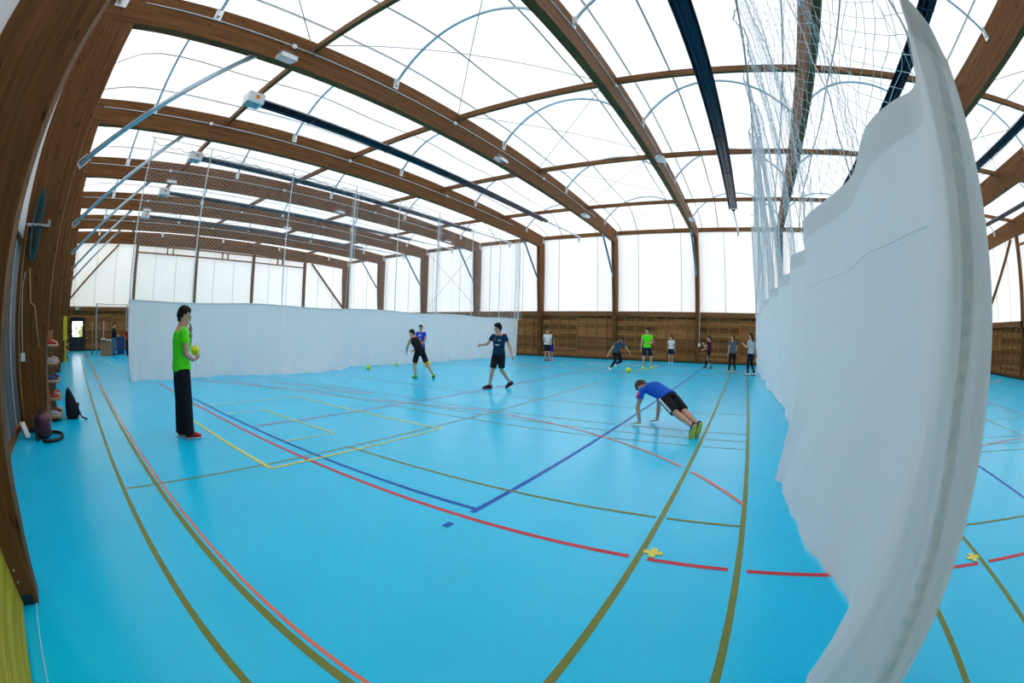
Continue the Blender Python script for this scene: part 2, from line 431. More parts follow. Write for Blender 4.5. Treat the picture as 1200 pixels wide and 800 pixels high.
# ---- far long wall
def fabric_wall(name, along, const, lo, hi, z0, z1fun, seams, out, mt_='wallfab'):
    """membrane wall: along 'x' or 'y'"""
    wl = bpy.data.objects.new(name, None); COL.objects.link(wl); wl['kind'] = 'structure'
    edges = [lo] + seams + [hi]
    for a, b in zip(edges[:-1], edges[1:]):
        def P(u, v):
            q = a + u * (b - a); z1 = z1fun(q); z = z0 + v * (z1 - z0)
            bulge = 0.03 * math.sin(math.pi * u) * math.sin(math.pi * v)
            return (q, const + out * bulge, z) if along == 'x' else (const + out * bulge, q, z)
        MB().grid(P, 8, 8).build('membrane_panel', M[mt_], wl, smooth=True)
    for s_ in seams:
        z1 = z1fun(s_)
        lo_, hi_ = ((s_ - 0.012, const - 0.014, z0), (s_ + 0.012, const + 0.014, z1)) if along == 'x' else ((const - 0.014, s_ - 0.012, z0), (const + 0.014, s_ + 0.012, z1))
        MB().box(lo_, hi_).build('membrane_seam', M['seam'], wl)
    return wl
def timber_wall(wl, along, const, lo, hi, inward, skip=(), studs=0.63, cuts=(), seg_label=None):
    """boarded wall 2.9 m high: lapped boards, studs, sill and skirting; const = board face, inward = +1/-1"""
    segs = [lo] + list(cuts) + [hi]
    for a, b in zip(segs[:-1], segs[1:]):
        holes = [h for h in skip if h[0] >= a - 1e-6 and h[1] <= b + 1e-6]
        bm_ = MB()
        for k in range(19):
            z = 0.06 + k * 0.142
            spans = [(a, b)]
            for h in holes:
                if z < h[2]: spans = [(a, h[0]), (h[1], b)]
            for s0, s1 in spans:
                nb = max(1, int((s1 - s0) / 2.4)); e = [s0 + (s1 - s0) * j / nb for j in range(nb + 1)]
                for c0, c1 in zip(e[:-1], e[1:]):
                    d = 0.012 * random.random()
                    p0, p1 = const - inward * 0.03, const + inward * (0.004 + d)
                    lo_, hi_ = (c0 + .002, min(p0, p1), z), (c1 - .002, max(p0, p1), z + 0.136)
                    if along == 'y': lo_, hi_ = (lo_[1], lo_[0], lo_[2]), (hi_[1], hi_[0], hi_[2])
                    bm_.box(lo_, hi_)
        bm_.build('wall_boards', M['boardx' if along == 'x' else 'boardy'], wl, kind='stuff')
        pieces = [(a, b, 0.0, 2.88)]
        for h in holes: pieces = [(a, h[0], 0.0, 2.88), (h[1], b, 0.0, 2.88), (h[0], h[1], h[2] - 0.04, 2.88)]
        for s0, s1, z0, z1 in pieces:
            if s1 - s0 < 0.02: continue
            p0, p1 = const - inward * 0.075, const - inward * 0.031
            lo_, hi_ = (s0, min(p0, p1), z0), (s1, max(p0, p1), z1)
            if along == 'y': lo_, hi_ = (lo_[1], lo_[0], lo_[2]), (hi_[1], hi_[0], hi_[2])
            MB().box(lo_, hi_).build('light_stop_backing', M['black'], wl)  # unseen sheet added to keep daylight from leaking between the boards
        ns = max(1, round((b - a) / studs))
        for j in range(ns + 1):
            q = a + (b - a) * j / ns
            if any(h[0] < q < h[1] for h in holes): continue
            if j == ns and b != hi: continue
            p0, p1 = const + inward * 0.005, const + inward * 0.085
            lo_, hi_ = (q - 0.032, min(p0, p1), 0.2), (q + 0.032, max(p0, p1), 2.62)
            if along == 'y': lo_, hi_ = (lo_[1], lo_[0], lo_[2]), (hi_[1], hi_[0], hi_[2])
            MB().box(lo_, hi_).build('stud', M['studw'], wl)
        for (z0, z1, dpt, nm) in ((2.6, 2.9, 0.16, 'sill_beam'), (0.08, 0.2, 0.11, 'sole_plate')):
            spans = [(a, b)]
            if nm == 'sole_plate':
                for h in holes: spans = [(a, h[0]), (h[1], b)]
            for s0, s1 in spans:
                if s1 - s0 < 0.05: continue
                p0, p1 = const, const + inward * dpt
                lo_, hi_ = (s0, min(p0, p1), z0), (s1, max(p0, p1), z1)
                if along == 'y': lo_, hi_ = (lo_[1], lo_[0], lo_[2]), (hi_[1], hi_[0], hi_[2])
                MB().box(lo_, hi_).build(nm, M['sillx' if along == 'x' else 'silly'], wl)
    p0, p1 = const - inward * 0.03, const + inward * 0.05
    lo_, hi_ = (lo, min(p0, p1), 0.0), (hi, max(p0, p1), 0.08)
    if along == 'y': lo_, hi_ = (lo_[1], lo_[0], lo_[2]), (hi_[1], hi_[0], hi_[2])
    MB().box(lo_, hi_).build('base_gap_shade', M['black'], wl)  # black strip stands in for the shade in the gap at the wall foot

seams = [-1.2 - 2.64 * k for k in range(-6, 13)][::-1]
seams = [s_ for s_ in seams if XL + 0.5 < s_ < XR - 0.5]
wb = fabric_wall('wall_back', 'x', 25.62, XL, XR, 2.88, lambda q: 7.9, seams, 1)
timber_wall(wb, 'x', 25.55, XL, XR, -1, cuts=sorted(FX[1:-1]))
xa, xb = FX[8], FX[7]
for s_ in (-1, 1):
    MB().tube([(xa + .3, 25.5, 3.3 if s_ > 0 else 7.4), (xb - .3, 25.5, 7.4 if s_ > 0 else 3.3)], 0.013, 5).build('bracing_cable', M['cable'], wb)

# ---- gables
def gable(name, x, inward, door):
    ys = [4.9, 10.12, 15.34, 20.56]
    sm = [YN + 1.1, 1.6, 3.25, 6.6, 8.4, 11.8, 13.6, 17.0, 18.8, 22.2, 23.9]
    wl = fabric_wall(name, 'y', x - inward * 0.16, -1.45, YF + 0.05, 2.88, lambda q: zt(q), sm, -inward)
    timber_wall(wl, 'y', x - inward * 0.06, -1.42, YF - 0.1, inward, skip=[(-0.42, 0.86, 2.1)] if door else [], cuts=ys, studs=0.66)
    for y in ys:
        MB().box((x - 0.10, y - 0.11, 0), (x + 0.10, y + 0.11, zb(y))).build('gable_post', M['post'], wl)
    for z in (6.72, 7.24):
        MB().box((x - 0.06, 4.9, z - 0.05), (x + 0.06, 20.56, z + 0.05)).build('transom', M['silly'], wl)
    for y in (7.5, 8.0, 12.4, 12.9, 17.7, 18.2):
        MB().box((x - 0.05, y - 0.05, 6.75), (x + 0.05, y + 0.05, 7.2)).build('transom_strut', M['post'], wl)
    for a, b in (((3.3, 7.15), (-0.5, 3.4)), ((21.3, 7.15), (25.1, 3.4))):
        MB().bar((x, a[0], a[1]), (x, b[0], b[1]), 0.12, 0.16, up=(1, 0, 0)).build('diagonal_brace', M['post'], wl)
    return wl
wleft = gable('wall_left', XL, 1, True)
wright = gable('wall_right', XR, -1, False)

# outside grass and brick house seen through the door glass
gx = XL - 0.02
MB().box((XL - 14, -12, -0.06), (XL - 0.3, 14, -0.01)).build('ground_outside', mat('grass', (0.12, 0.26, 0.04), 0.9), None, kind='structure')
hs = bpy.data.objects.new('house', None); COL.objects.link(hs); hs.location = (XL - 18, 4.6, -1.9); hs['label'] = 'brick house glimpsed through the glazed door in the left gable'; hs['category'] = 'house'
MB().box((-2, -4, 0), (2, 4, 3.0)).build('wall', mat('brick_red', (0.45, 0.22, 0.18), 0.9), hs)
MB().prism([(-4.3, 3.0), (4.3, 3.0), (0, 5)], 0, -2.2, 2.2).build('roof', mat('roof_tile', (0.35, 0.22, 0.18), 0.9), hs)
bs = MB()
for k in range(260):
    a = random.uniform(0, 6.28); r = random.uniform(0, 1); z = random.uniform(0.1, 1.6)
    c_ = Vector((r * math.cos(a), 1.4 * r * math.sin(a), z)); d = Vector((random.gauss(0, 1), random.gauss(0, 1), random.gauss(0, 1))).normalized() * 0.13; e = d.orthogonal().normalized() * 0.08
    bs.add([c_ - d, c_ - e, c_ + d, c_ + e], [(0, 1, 2, 3)])
o = bs.build('shrub', mat('shrub_green', (0.18, 0.32, 0.05), 0.8)); o.location = (XL - 5, 1.1, 0); tag(o, 'green shrub outside seen through the glazed door in the left gable', 'bush')
# door with glazed upper half
dr = thing('door_1', 'door', 'door', (XL, 0.22, 0))
for k in ('label', 'category'): del dr[k]
dr['kind'] = 'structure'
db = MB(); db.box((-0.10, -0.64, 0), (0.06, -0.52, 2.1)); db.box((-0.10, 0.52, 0), (0.06, 0.64, 2.1)); db.box((-0.10, -0.64, 2.02), (0.06, 0.64, 2.12))
db.build('door_frame', M['black'], dr)
dp = MB(); dp.box((-0.06, -0.52, 0.02), (-0.01, 0.52, 0.92)); dp.box((-0.06, -0.52, 0.92), (-0.01, -0.44, 2.02)); dp.box((-0.06, 0.44, 0.92), (-0.01, 0.52, 2.02)); dp.box((-0.06, -0.52, 1.93), (-0.01, 0.52, 2.02))
dp.build('door_leaf', mat('dark_door', (0.012, 0.015, 0.02), 0.5), dr)
gm = mat('clear_glass', (1, 1, 1), 0.02); gm.node_tree.nodes['Principled BSDF'].inputs['Transmission Weight'].default_value = 1.0
gm.node_tree.nodes['Principled BSDF'].inputs['IOR'].default_value = 1.05
MB().box((-0.045, -0.44, 0.92), (-0.035, 0.44, 1.93)).build('pane', gm, dr)
MB().box((-0.01, 0.36, 1.0), (0.04, 0.48, 1.04)).build('door_handle', M['steel'], dr)
# exit sign
ex = thing('exit_sign', 'green emergency exit sign above the glazed door', 'sign', (XL + 0.14, 0.25, 2.76))
MB().box((0, -0.24, -0.11), (0.04, 0.24, 0.11)).build('sign_panel', M['green_sign'], ex)
pc = MB(); pc.box((0.04, -0.2, -0.075), (0.044, -0.06, 0.075)); pc.sphere((0.042, 0.09, 0.05), (0.004, 0.018, 0.018), 8, 6)
pc.bar((0.042, 0.08, 0.03), (0.042, 0.05, -0.02), 0.03, 0.004, up=(1, 0, 0)); pc.bar((0.042, 0.05, -0.02), (0.042, 0.10, -0.07), 0.015, 0.004, up=(1, 0, 0)); pc.bar((0.042, 0.05, -0.02), (0.042, -0.0, -0.07), 0.015, 0.004, up=(1, 0, 0)); pc.bar((0.042, 0.09, 0.01), (0.042, 0.02, 0.03), 0.012, 0.004, up=(1, 0, 0))
pc.build('running_figure', M['white'], ex)

# ---- near long wall: membrane above, grey clad partition with a window, yellow boards beside the near post
wn = fabric_wall('wall_near', 'x', -1.22, XL, XR, 2.9, lambda q: 7.9, seams, -1, 'nearfab')
MB().box((XL, -1.42, 0), (FX[5] - 0.1, -1.38, 3.0)).build('clad_sheet', M['clad'], wn)
MB().box((FX[5], -1.42, 0), (FX[4], -1.38, 3.0)).build('clad_sheet', M['clad'], wn)
MB().box((FX[4], -1.42, 0), (XR, -1.38, 3.0)).build('clad_sheet', M['clad'], wn)
MB().box((XL, -1.42, 2.92), (XR, -1.27, 3.04)).build('sill_beam', M['sillx'], wn)
MB().box((XL, -1.40, 0), (FX[4] - 0.1, -1.32, 0.1)).build('skirting', M['sillx'], wn)
MB().box((-5.3, -1.38, 0), (-5.18, -1.30, 3.0)).build('partition_rib', M['clad'], wn)
MB().box((-7.2, -1.38, 0), (-7.1, -1.34, 3.0)).build('partition_rib', M['clad'], wn)
for k in range(9):
    for j in range(3):
        x0 = FX[4] + 0.12 + j * 2.6
        MB().box((x0, -0.90 - 0.004 * random.random(), 0.02 + k * 0.14), (x0 + 2.58, -0.86 + 0.006 * random.random(), 0.155 + k * 0.14)).build('board', M['ply'], wn)
wi = bpy.data.objects.new('window_1', None); COL.objects.link(wi); wi['kind'] = 'structure'; wi.location = (-6.35, -1.37, 1.95)
wf = MB()
for a, b in (((-0.45, 0, -0.45), (0.45, 0.05, -0.37)), ((-0.45, 0, 0.37), (0.45, 0.05, 0.45)), ((-0.45, 0, -0.37), (-0.37, 0.05, 0.37)), ((0.37, 0, -0.37), (0.45, 0.05, 0.37))): wf.box(a, b)
wf.build('window_frame', M['white'], wi)
MB().box((-0.37, 0.005, -0.37), (0.37, 0.015, 0.37)).build('pane', mat('dim_glass', (0.05, 0.10, 0.10), 0.05, 0.0, 0.8), wi)
MB().bar((-0.3, 0.03, 0.33), (0.1, 0.03, -0.33), 0.05, 0.01, up=(0, 1, 0)).build('blind_strip', M['white'], wi)

# ---------------------------------------------------------------- radiant tube heaters
HT = [(-0.40, 'directly left of the near dividing curtain'), (-10.35, 'in front of the left net curtain'),
      (-15.4, 'just beyond the left net curtain'), (-20.4, 'second beyond the left net curtain'), (-25.4, 'third beyond the left net curtain'),
      (4.7, 'behind the near net'), (9.75, 'right of the dividing curtain'), (14.75, 'in the last bay before the right gable')]
def heater():
    t = thing('tube_heater', HT[0][1], 'heater')
    r = MB(); L0, L1 = 4.05, 20.8
    prof = [(-0.22, -0.035), (-0.15, 0.05), (0.15, 0.05), (0.22, -0.035), (0.21, -0.035), (0.145, 0.04), (-0.145, 0.04), (-0.21, -0.035)]
    r.prism([(a, b) for a, b in prof], 1, L0 + 0.2, L1); r.build('reflector', M['dark'], t)
    u = MB()
    for sx in (-0.075, 0.075): u.tube([(sx, L0 + .1, -0.01), (sx, L1, -0.01)], 0.036, 8)
    u.tube([(-0.075, L1 - 0.02, -0.01), (-0.05, L1 + 0.1, -0.01), (0.05, L1 + 0.1, -0.01), (0.075, L1 - 0.02, -0.01)], 0.045, 8)
    u.build('radiant_tube', M['dark'], t, smooth=True)
    for k in range(5):
        y = L0 + 2 + k * 3.2
        MB().box((-0.2, y - 0.02, -0.075), (0.2, y + 0.02, -0.06)).build('tube_clip', M['dark'], t)
        hw = MB(); hw.tube([(-0.17, y, 0.07), (-0.1, y, 0.33), (0.1, y, 0.33), (0.17, y, 0.07)], 0.008, 4); hw.build('hanger_wire', M['cable'], t)
        hc = MB(); hc.tube([(0, y, 0.33), (0, y, 0.95)], 0.006, 4); hc.build('hanger_chain', M['cable'], t)
    b = MB().box((-0.2, L0 - 0.32, -0.14), (0.2, L0 + 0.2, 0.16)).build('burner_box', M['white'], t)
    MB().box((0.2, L0 - 0.09, -0.03), (0.206, L0 + 0.03, 0.08)).build('warning_plate', mat('orange_print', (0.8, 0.25, 0.02), 0.5), b)
    MB().box((-0.12, L0 - 0.33, -0.18), (0.12, L0 + 0.1, -0.14)).build('burner_base', M['grey'], b)
    MB().tube([(0.0, L1 + 0.12, 0), (0.02, 22.0, 0.02), (0.1, 25.2, 0.03), (0.1, 25.5, 0.03)], 0.05, 8).build('flue_pipe', M['white'], t, smooth=True)
    MB().tube([(0.1, 25.2, 0.02), (0.1, 25.3, -0.1), (0.1, 25.3, -0.3)], 0.055, 8).build('flue_elbow', M['steel'], t, smooth=True)
    return t
h0 = heater()
for i, (x, lb) in enumerate(HT):
    h = h0 if i == 0 else copy_tree(h0)
    h.location = (x, 0, 7.55); h['label'] = 'long dark tube heater with white burner box, ' + lb; h['group'] = 'tube heaters under the roof'
bpy.context.view_layer.update()

# ---------------------------------------------------------------- floodlights on the beams
FLD = [(FX[5], 3.4, 'nearest on the beam with the conduit'), (FX[5], 11.8, 'midway along the second beam left of the near curtain'), (FX[5], 19.5, 'at the far end of the beam second left of the curtain'),
       (FX[4], 13.6, 'on the beam just left of the white curtain, middle'), (FX[4], 21.2, 'on the beam just left of the white curtain, far end'),
       (FX[7], 3.7, 'behind the left net, nearest'), (FX[7], 12.8, 'behind the left net, middle'), (FX[7], 21.5, 'behind the left net, far end'),
       (FX[8], 3.6, 'second beam behind the left net, nearest'), (FX[8], 12.6, 'second beam behind the left net, middle')]
def flood():
    t = thing('floodlight', '', 'lamp')
    hb = MB(); hb.prism([(-0.13, 0.06), (0.13, 0.06), (0.17, -0.05), (-0.17, -0.05)], 1, -0.21, 0.21)
    hb.build('housing', M['white'], t)
    MB().box((-0.155, -0.195, -0.058), (0.155, 0.195, -0.05)).build('glass', M['glass'], t)
    br = MB(); br.tube([(0, -0.22, 0), (0, -0.24, 0.1), (0, 0, 0.14), (0, 0.24, 0.1), (0, 0.22, 0)], 0.012, 5); br.tube([(0, 0, 0.14), (-0.14, 0, 0.2), (-0.22, 0, 0.2)], 0.015, 5)
    br.build('bracket', M['cable'], t)
    return t
g0 = flood()
for i, (x, y, lb) in enumerate(FLD):
    g = g0 if i == 0 else copy_tree(g0)
    g.location = (x + 0.33, y, zb(y) - 0.02); g.rotation_euler = (0, math.radians(14), 0)
    g['label'] = 'white floodlight, ' + lb; g['group'] = 'floodlights on the beams'

# ---------------------------------------------------------------- divider nets with cloth skirts
def net_mesh(P, L, H, cell, th, diag=True):
    """wires over the surface P(s, t) with s in metres along, t 0..1 up; 3-sided cords"""
    mb = MB()
    nu = int(L / cell); nv = max(2, int(H / cell))
    def cord(a, b):
        a = Vector(a); b = Vector(b); d = b - a
        if d.length < 1e-6: return
        d.normalize(); s_ = d.orthogonal().normalized() * th / 2; t_ = d.cross(s_)
        o = len(mb.v)
        for p in (a, b):
            for k in range(3):
                an = 2.094 * k; q = p + s_ * math.cos(an) + t_ * math.sin(an); mb.v.append((q.x, q.y, q.z))
        mb.f += [(o, o + 1, o + 4, o + 3), (o + 1, o + 2, o + 5, o + 4), (o + 2, o, o + 3, o + 5)]; mb.mi += [0] * 3
    G = [[P(L * i / nu, j / nv) for j in range(nv + 1)] for i in range(nu + 1)]
    for i in range(nu + 1):
        for j in range(nv + 1):
            if diag:
                if (i + j) % 2 == 0:
                    if i < nu and j < nv: cord(G[i][j], G[i + 1][j + 1])
                    if i < nu and j > 0: cord(G[i][j], G[i + 1][j - 1])
            else:
                if i < nu: cord(G[i][j], G[i + 1][j])
                if j < nv: cord(G[i][j], G[i][j + 1])
    return mb

def catmull(pts, t):
    n = len(pts) - 1; x = max(0, min(n - 1e-6, t)); i = int(x); u = x - i
    p = [pts[max(0, min(n, i + k))] for k in (-1, 0, 1, 2)]
    return tuple(0.5 * (2 * p[1][d] + (p[2][d] - p[0][d]) * u + (2 * p[0][d] - 5 * p[1][d] + 4 * p[2][d] - p[3][d]) * u * u + (3 * p[1][d] - p[0][d] - 3 * p[2][d] + p[3][d]) * u ** 3) for d in range(len(p[0])))

# left divider at x = -14
XN = -14.0
lt = thing('divider_curtain', 'white dividing curtain on the left, cloth skirt below and fine net up to the roof', 'curtain', (0, 0, 0))
def lx(y, v):                                         # folds of the cloth skirt: v 0 floor, 1 top
    k = 1 - v
    return XN + 0.03 * math.sin(y * 3.1) + (0.25 + k) * (0.10 * math.sin(y * 1.9 + 1) + 0.06 * math.sin(y * 4.3) + 0.035 * math.sin(y * 9.1 + 2 * k)) + k * k * (0.75 * math.exp(-((y - 8.6) / 1.6) ** 2) - 0.45 * math.exp(-((y - 12.2) / 1.3) ** 2) + 0.3 * math.exp(-((y - 2.1) / 0.35) ** 2))
def skirt(u, v):
    y = 1.95 + u * 22.4
    z = 0.015 + v * (2.33 + 0.03 * math.sin(y * 1.15)); 
    return (lx(y, v) + 0.012 * math.sin(y * 21 + v * 2) * (0.3 + 0.7 * (1 - v)), y, z)
sk = MB().grid(skirt, 420, 22).build('cloth_skirt', M['curtain'], lt, smooth=True)
MB().tube([skirt(u / 300, 1) for u in range(301)], (0.02), 5).build('top_hem', M['hem'], sk, smooth=True)
MB().tube([skirt(0, v / 12) for v in range(13)], 0.03, 6).build('side_hem', M['curtain'], sk, smooth=True)
def sc(y): return 7.32 - 0.10 * abs(math.sin((y - 1.95) / 0.52 * math.pi)) ** 0.7 - 0.12 * math.sin(math.pi * ((y - 1.95) / 3.2 % 1))
def lnet(s, t):
    y = 1.95 + s; z = 2.33 + t * (sc(y) - 2.33)
    return (XN + 0.05 * math.sin(y * 5.2) + 0.02 * math.sin(y * 13), y, z)
net_mesh(lnet, 22.4, 5.0, 0.065, 0.0055).build('netting', M['net'], lt, kind='stuff')
MB().tube([(XN, 1.95 + 22.4 * k / 172, sc(1.95 + 22.4 * k / 172) + 0.0) for k in range(173)], 0.012, 4).build('top_cord', M['cable'], lt)
MB().tube([(XN, 1.8, 7.42), (XN, 24.6, 7.42)], 0.012, 5).build('track_wire', M['cable'], lt)
for y in (1.95, 4.22, 7.75, 10.9, 13.5, 16.3, 19.2, 22.0, 24.3):
    MB().tube([(XN + 0.04, y, 2.3), (XN + 0.05, y + 0.0, 7.38)], 0.022 if y < 23 else 0.014, 5).build('hoist_rope', M['rope'], lt)
for y in (10.75, 24.2, 23.8, 16.2):                    # gathered bundles of net
    b = MB()
    for k in range(5): b.tube([(XN + 0.08 * math.sin(k * 2), y + 0.1 * k, 2.3), (XN, y + 0.06 * k + .1, 4.5), (XN + 0.05, y + 0.08 * k, 7.3)], 0.010, 4)
    b.build('net_gather', M['rope'], lt)

# right divider beside the camera
rt = thing('divider_curtain', 'tall white dividing curtain close by on the right, heavy cloth folds with open net above', 'curtain', (0, 0, 0))
#        bottom(x, y)     mid z=1.4       top z
CP = [((1.22, 1.85), (1.22, 1.95), (1.32, 2.0), 2.80), ((1.02, 1.40), (1.04, 1.52), (1.22, 1.66), 2.80), ((0.92, 1.18), (0.875, 1.28), (1.14, 1.52), 2.80),
      ((0.86, 1.18), (0.80, 1.30), (1.03, 1.38), 2.84), ((0.74, 1.45), (0.715, 1.37), (0.87, 1.26), 2.88), ((0.66, 1.72), (0.80, 1.62), (0.96, 1.52), 2.86), ((0.97, 2.36), (0.93, 1.95), (1.10, 1.88), 2.84),
      ((0.84, 2.9), (0.93, 2.35), (1.00, 2.14), 2.84), ((0.68, 3.6), (0.86, 2.85), (0.90, 2.5), 2.84), ((0.60, 4.3), (0.84, 3.5), (0.98, 3.2), 2.83), ((0.60, 4.75), (0.80, 4.1), (0.90, 3.75), 2.83),
      ((0.54, 5.05), (0.70, 4.9), (0.72, 4.85), 2.83), ((0.92, 5.5), (0.98, 5.4), (1.00, 5.4), 2.82), ((0.80, 6.6), (0.80, 6.5), (0.92, 6.3), 2.82), ((0.86, 7.05), (0.72, 7.1), (0.78, 7.0), 2.82),
      ((1.06, 8.2), (1.02, 8.2), (0.98, 8.2), 2.80), ((0.98, 9.2), (0.74, 9.3), (0.72, 9.3), 2.80), ((1.08, 10.4), (0.98, 10.5), (0.96, 10.5), 2.80), ((0.98, 11.7), (0.66, 11.7), (0.64, 11.7), 2.78),
      ((0.92, 13.0), (0.90, 13.0), (0.90, 13.0), 2.76), ((0.80, 14.3), (0.62, 14.4), (0.6, 14.4), 2.72), ((0.92, 15.8), (0.88, 15.8), (0.86, 15.8), 2.70), ((0.74, 17.4), (0.58, 17.4), (0.56, 17.4), 2.66),
      ((0.82, 19.2), (0.8, 19.2), (0.78, 19.2), 2.62), ((0.64, 21.2), (0.56, 21.2), (0.54, 21.2), 2.6), ((0.7, 24.2), (0.62, 24.2), (0.60, 24.2), 2.6)]
NCP = len(CP) - 1
CPf = [(*b, *m_, *t_, z) for b, m_, t_, z in CP]
def rsk(u, v):
    c = catmull(CPf, u * NCP)
    b, m_, t_, zt_ = c[0:2], c[2:4], c[4:6], c[6]
    if v < 0.5: k = v / 0.5; k2 = k * k * (3 - 2 * k) * 0.5 + k * 0.5; q = [b[d] + (m_[d] - b[d]) * k2 for d in (0, 1)]
    else: k = (v - 0.5) / 0.5; k2 = 0.5 * k * k + 0.5 * k; q = [m_[d] + (t_[d] - m_[d]) * k2 for d in (0, 1)]
    cr_ = 0.006 * math.sin(u * 310 + 3 * math.sin(v * 7)) * (1 - v) ** 2 + 0.008 * math.sin(u * 97 + v * 3 + math.sin(v * 11)) + 0.004 * math.sin(v * 60 + 6 * math.sin(u * 40)) * math.exp(-v * 4) + 0.012 * math.sin(u * 60 + 5 * v + 2 * math.sin(v * 5)) * (1 - 0.6 * v) + 0.010 * math.sin(u * 141 - 4 * v) * (1 - v)
    return (q[0] + cr_, q[1] + cr_ * 0.4, 0.02 + v * (zt_ - 0.02))
rs = MB().grid(rsk, 620, 48).build('cloth_skirt', M['curtain'], rt, smooth=True)
hb = MB(); hb.grid(lambda u, v: tuple(a + d for a, d in zip(rsk(u, v * 0.012), (-0.006, -0.003, -0.004))), 500, 2); hb.build('bottom_hem', M['curtain'], rs, smooth=True)
th_ = MB(); th_.grid(lambda u, v: tuple(a + d for a, d in zip(rsk(u, 0.925 + v * 0.078), (-0.004, -0.003, 0.0))), 500, 3); th_.build('top_hem', M['hem'], rs, smooth=True)
# ruffled side band on the near flap
def band(u, v):
    p = rsk((3.02 + 0.36 * u) / NCP, v * 0.985 + 0.01)
    r_f = 0.0045 * math.sin(v * 190 + 3 * math.sin(v * 23)) * math.sin(math.pi * u)
    return (p[0] - 0.008 + r_f * 0.6, p[1] - 0.012 + r_f, p[2])
MB().grid(band, 8, 320).build('side_band', M['hem'], rs, smooth=True)
# seam lines in the cloth
for v in (0.75,):
    MB().tube([tuple(a + d for a, d in zip(rsk(u / 800, v), (-0.004, -0.003, 0))) for u in range(200, 760)], 0.0028, 4).build('cloth_seam', M['hem'], rs)
# net above: hangs from a track at 7.5 m
NY0, NY1 = 1.0, 24.2
import bisect
samp = [(rsk(k / 600, 1.0)) for k in range(66, 601)]
samp_y = [p[1] for p in samp]
def topx(y):
    i = min(len(samp) - 1, max(0, bisect.bisect_left(sorted(samp_y), y)))
    ps = sorted(samp, key=lambda p: p[1]); return ps[i]
_ps = sorted(samp, key=lambda p: p[1]); _py = [p[1] for p in _ps]
def rnet(s, t):
    y = NY0 + s
    p = _ps[min(len(_ps) - 1, bisect.bisect_left(_py, y))]
    xt = 0.66 + 0.10 * math.sin(y * 2.6) + 0.05 * math.sin(y * 6.1 + 1) - (0.16 * math.sin(y * 2.2) if y > 10 else 0) * 0.4
    k = t
    far = min(1, max(0, (y - 7) / 5))
    sway = 0.02 * math.sin(y * 23 + t * 31) + 0.05 * math.sin(3 * t + y * 1.7) * (1 - t) * t * 4
    x = (p[0]) * (1 - k) + xt * k + sway
    yy = y + 0.06 * math.sin(t * 9 + y * 3) + far * 0.12 * math.sin(y * 4.4)
    z = p[2] + t * (7.45 - p[2] - 0.12 * abs(math.sin(y / 0.6 * math.pi / 2)))
    return (x, yy, z)
net_mesh(rnet, NY1 - NY0, 4.7, 0.07, 0.0055).build('netting', M['net'], rt, kind='stuff')
MB().tube([rnet(s * 0.1, 1) for s in range(int((NY1 - NY0) * 10))], 0.012, 4).build('top_cord', M['cable'], rt)
MB().tube([(0.66, 0.9, 7.56), (0.66, 24.6, 7.56)], 0.012, 5).build('track_wire', M['cable'], rt)
for y in (1.6, 3.4, 4.6, 6.3, 7.6, 9.0, 10.3, 11.2, 12.4, 13.6, 15.0, 16.4, 18.2, 20.4, 22.6, 24.1):
    MB().tube([rnet(y - NY0, t / 12) for t in range(13)], 0.007 if y < 8 else 0.018, 5).build('hoist_rope', M['rope'], rt)
for y in (9.6, 12.0, 12.2, 14.4, 17.0, 19.5, 22.0, 23.6):    # gathered net folds that read as pale bundles
    b = MB()
    for k in range(6):
        pts = [Vector(rnet(y - NY0 + 0.07 * k * (1 - t / 14), t / 12)) + Vector((0.03 * math.sin(k * 2.1), 0, 0)) for t in range(13)]
        b.tube(pts, 0.006, 4)
    b.build('net_gather', M['rope'], rt)

# ---------------------------------------------------------------- people
V = Vector
BASE = dict(pelvis=(0, 0, .96), waist=(0, -.005, 1.10), chest=(0, 0, 1.30), neck=(0, 0, 1.47), head=(0, .025, 1.635),
            sl=(-.175, 0, 1.42), sr=(.175, 0, 1.42), el=(-.22, -.02, 1.13), er=(.22, -.02, 1.13), wl=(-.23, .05, .88), wr=(.23, .05, .88),
            hl=(-.09, 0, .92), hr=(.09, 0, .92), kl=(-.10, .02, .50), kr=(.10, .02, .50), al=(-.10, -.02, .09), ar=(.10, -.02, .09),
            tl=(-.02, 1, 0), tr=(.02, 1, 0), face=(0, 1, 0), dl=None, dr=None)
HAIRM = {}
SKIN = mat('skin', (0.66, 0.34, 0.22), 0.6, spec=0.25)
def cm(name, col, rough=0.8):
    k = (name, col)
    if k not in HAIRM: HAIRM[k] = mat(name, col, rough, spec=0.15)
    return HAIRM[k]
def remeshed(mb, name, material, parent, vox, smooth=2):
    me = mb.mesh(name, material, True)
    o = bpy.data.objects.new(name, me); COL.objects.link(o)
    md = o.modifiers.new('r', 'REMESH'); md.mode = 'VOXEL'; md.voxel_size = vox; md.use_smooth_shade = True
    if smooth: ms = o.modifiers.new('s', 'SMOOTH'); ms.iterations = smooth; ms.factor = 0.5
    dg = bpy.context.evaluated_depsgraph_get(); dg.update()
    nm = bpy.data.meshes.new_from_object(o.evaluated_get(dg)); o.modifiers.clear(); o.data = nm; bpy.data.meshes.remove(me)
    nm.name = name
    if not nm.materials: nm.materials.append(material)
    if parent is not None: o.parent = parent
    return o
def lerp(a, b, t): return V(a).lerp(V(b), t)
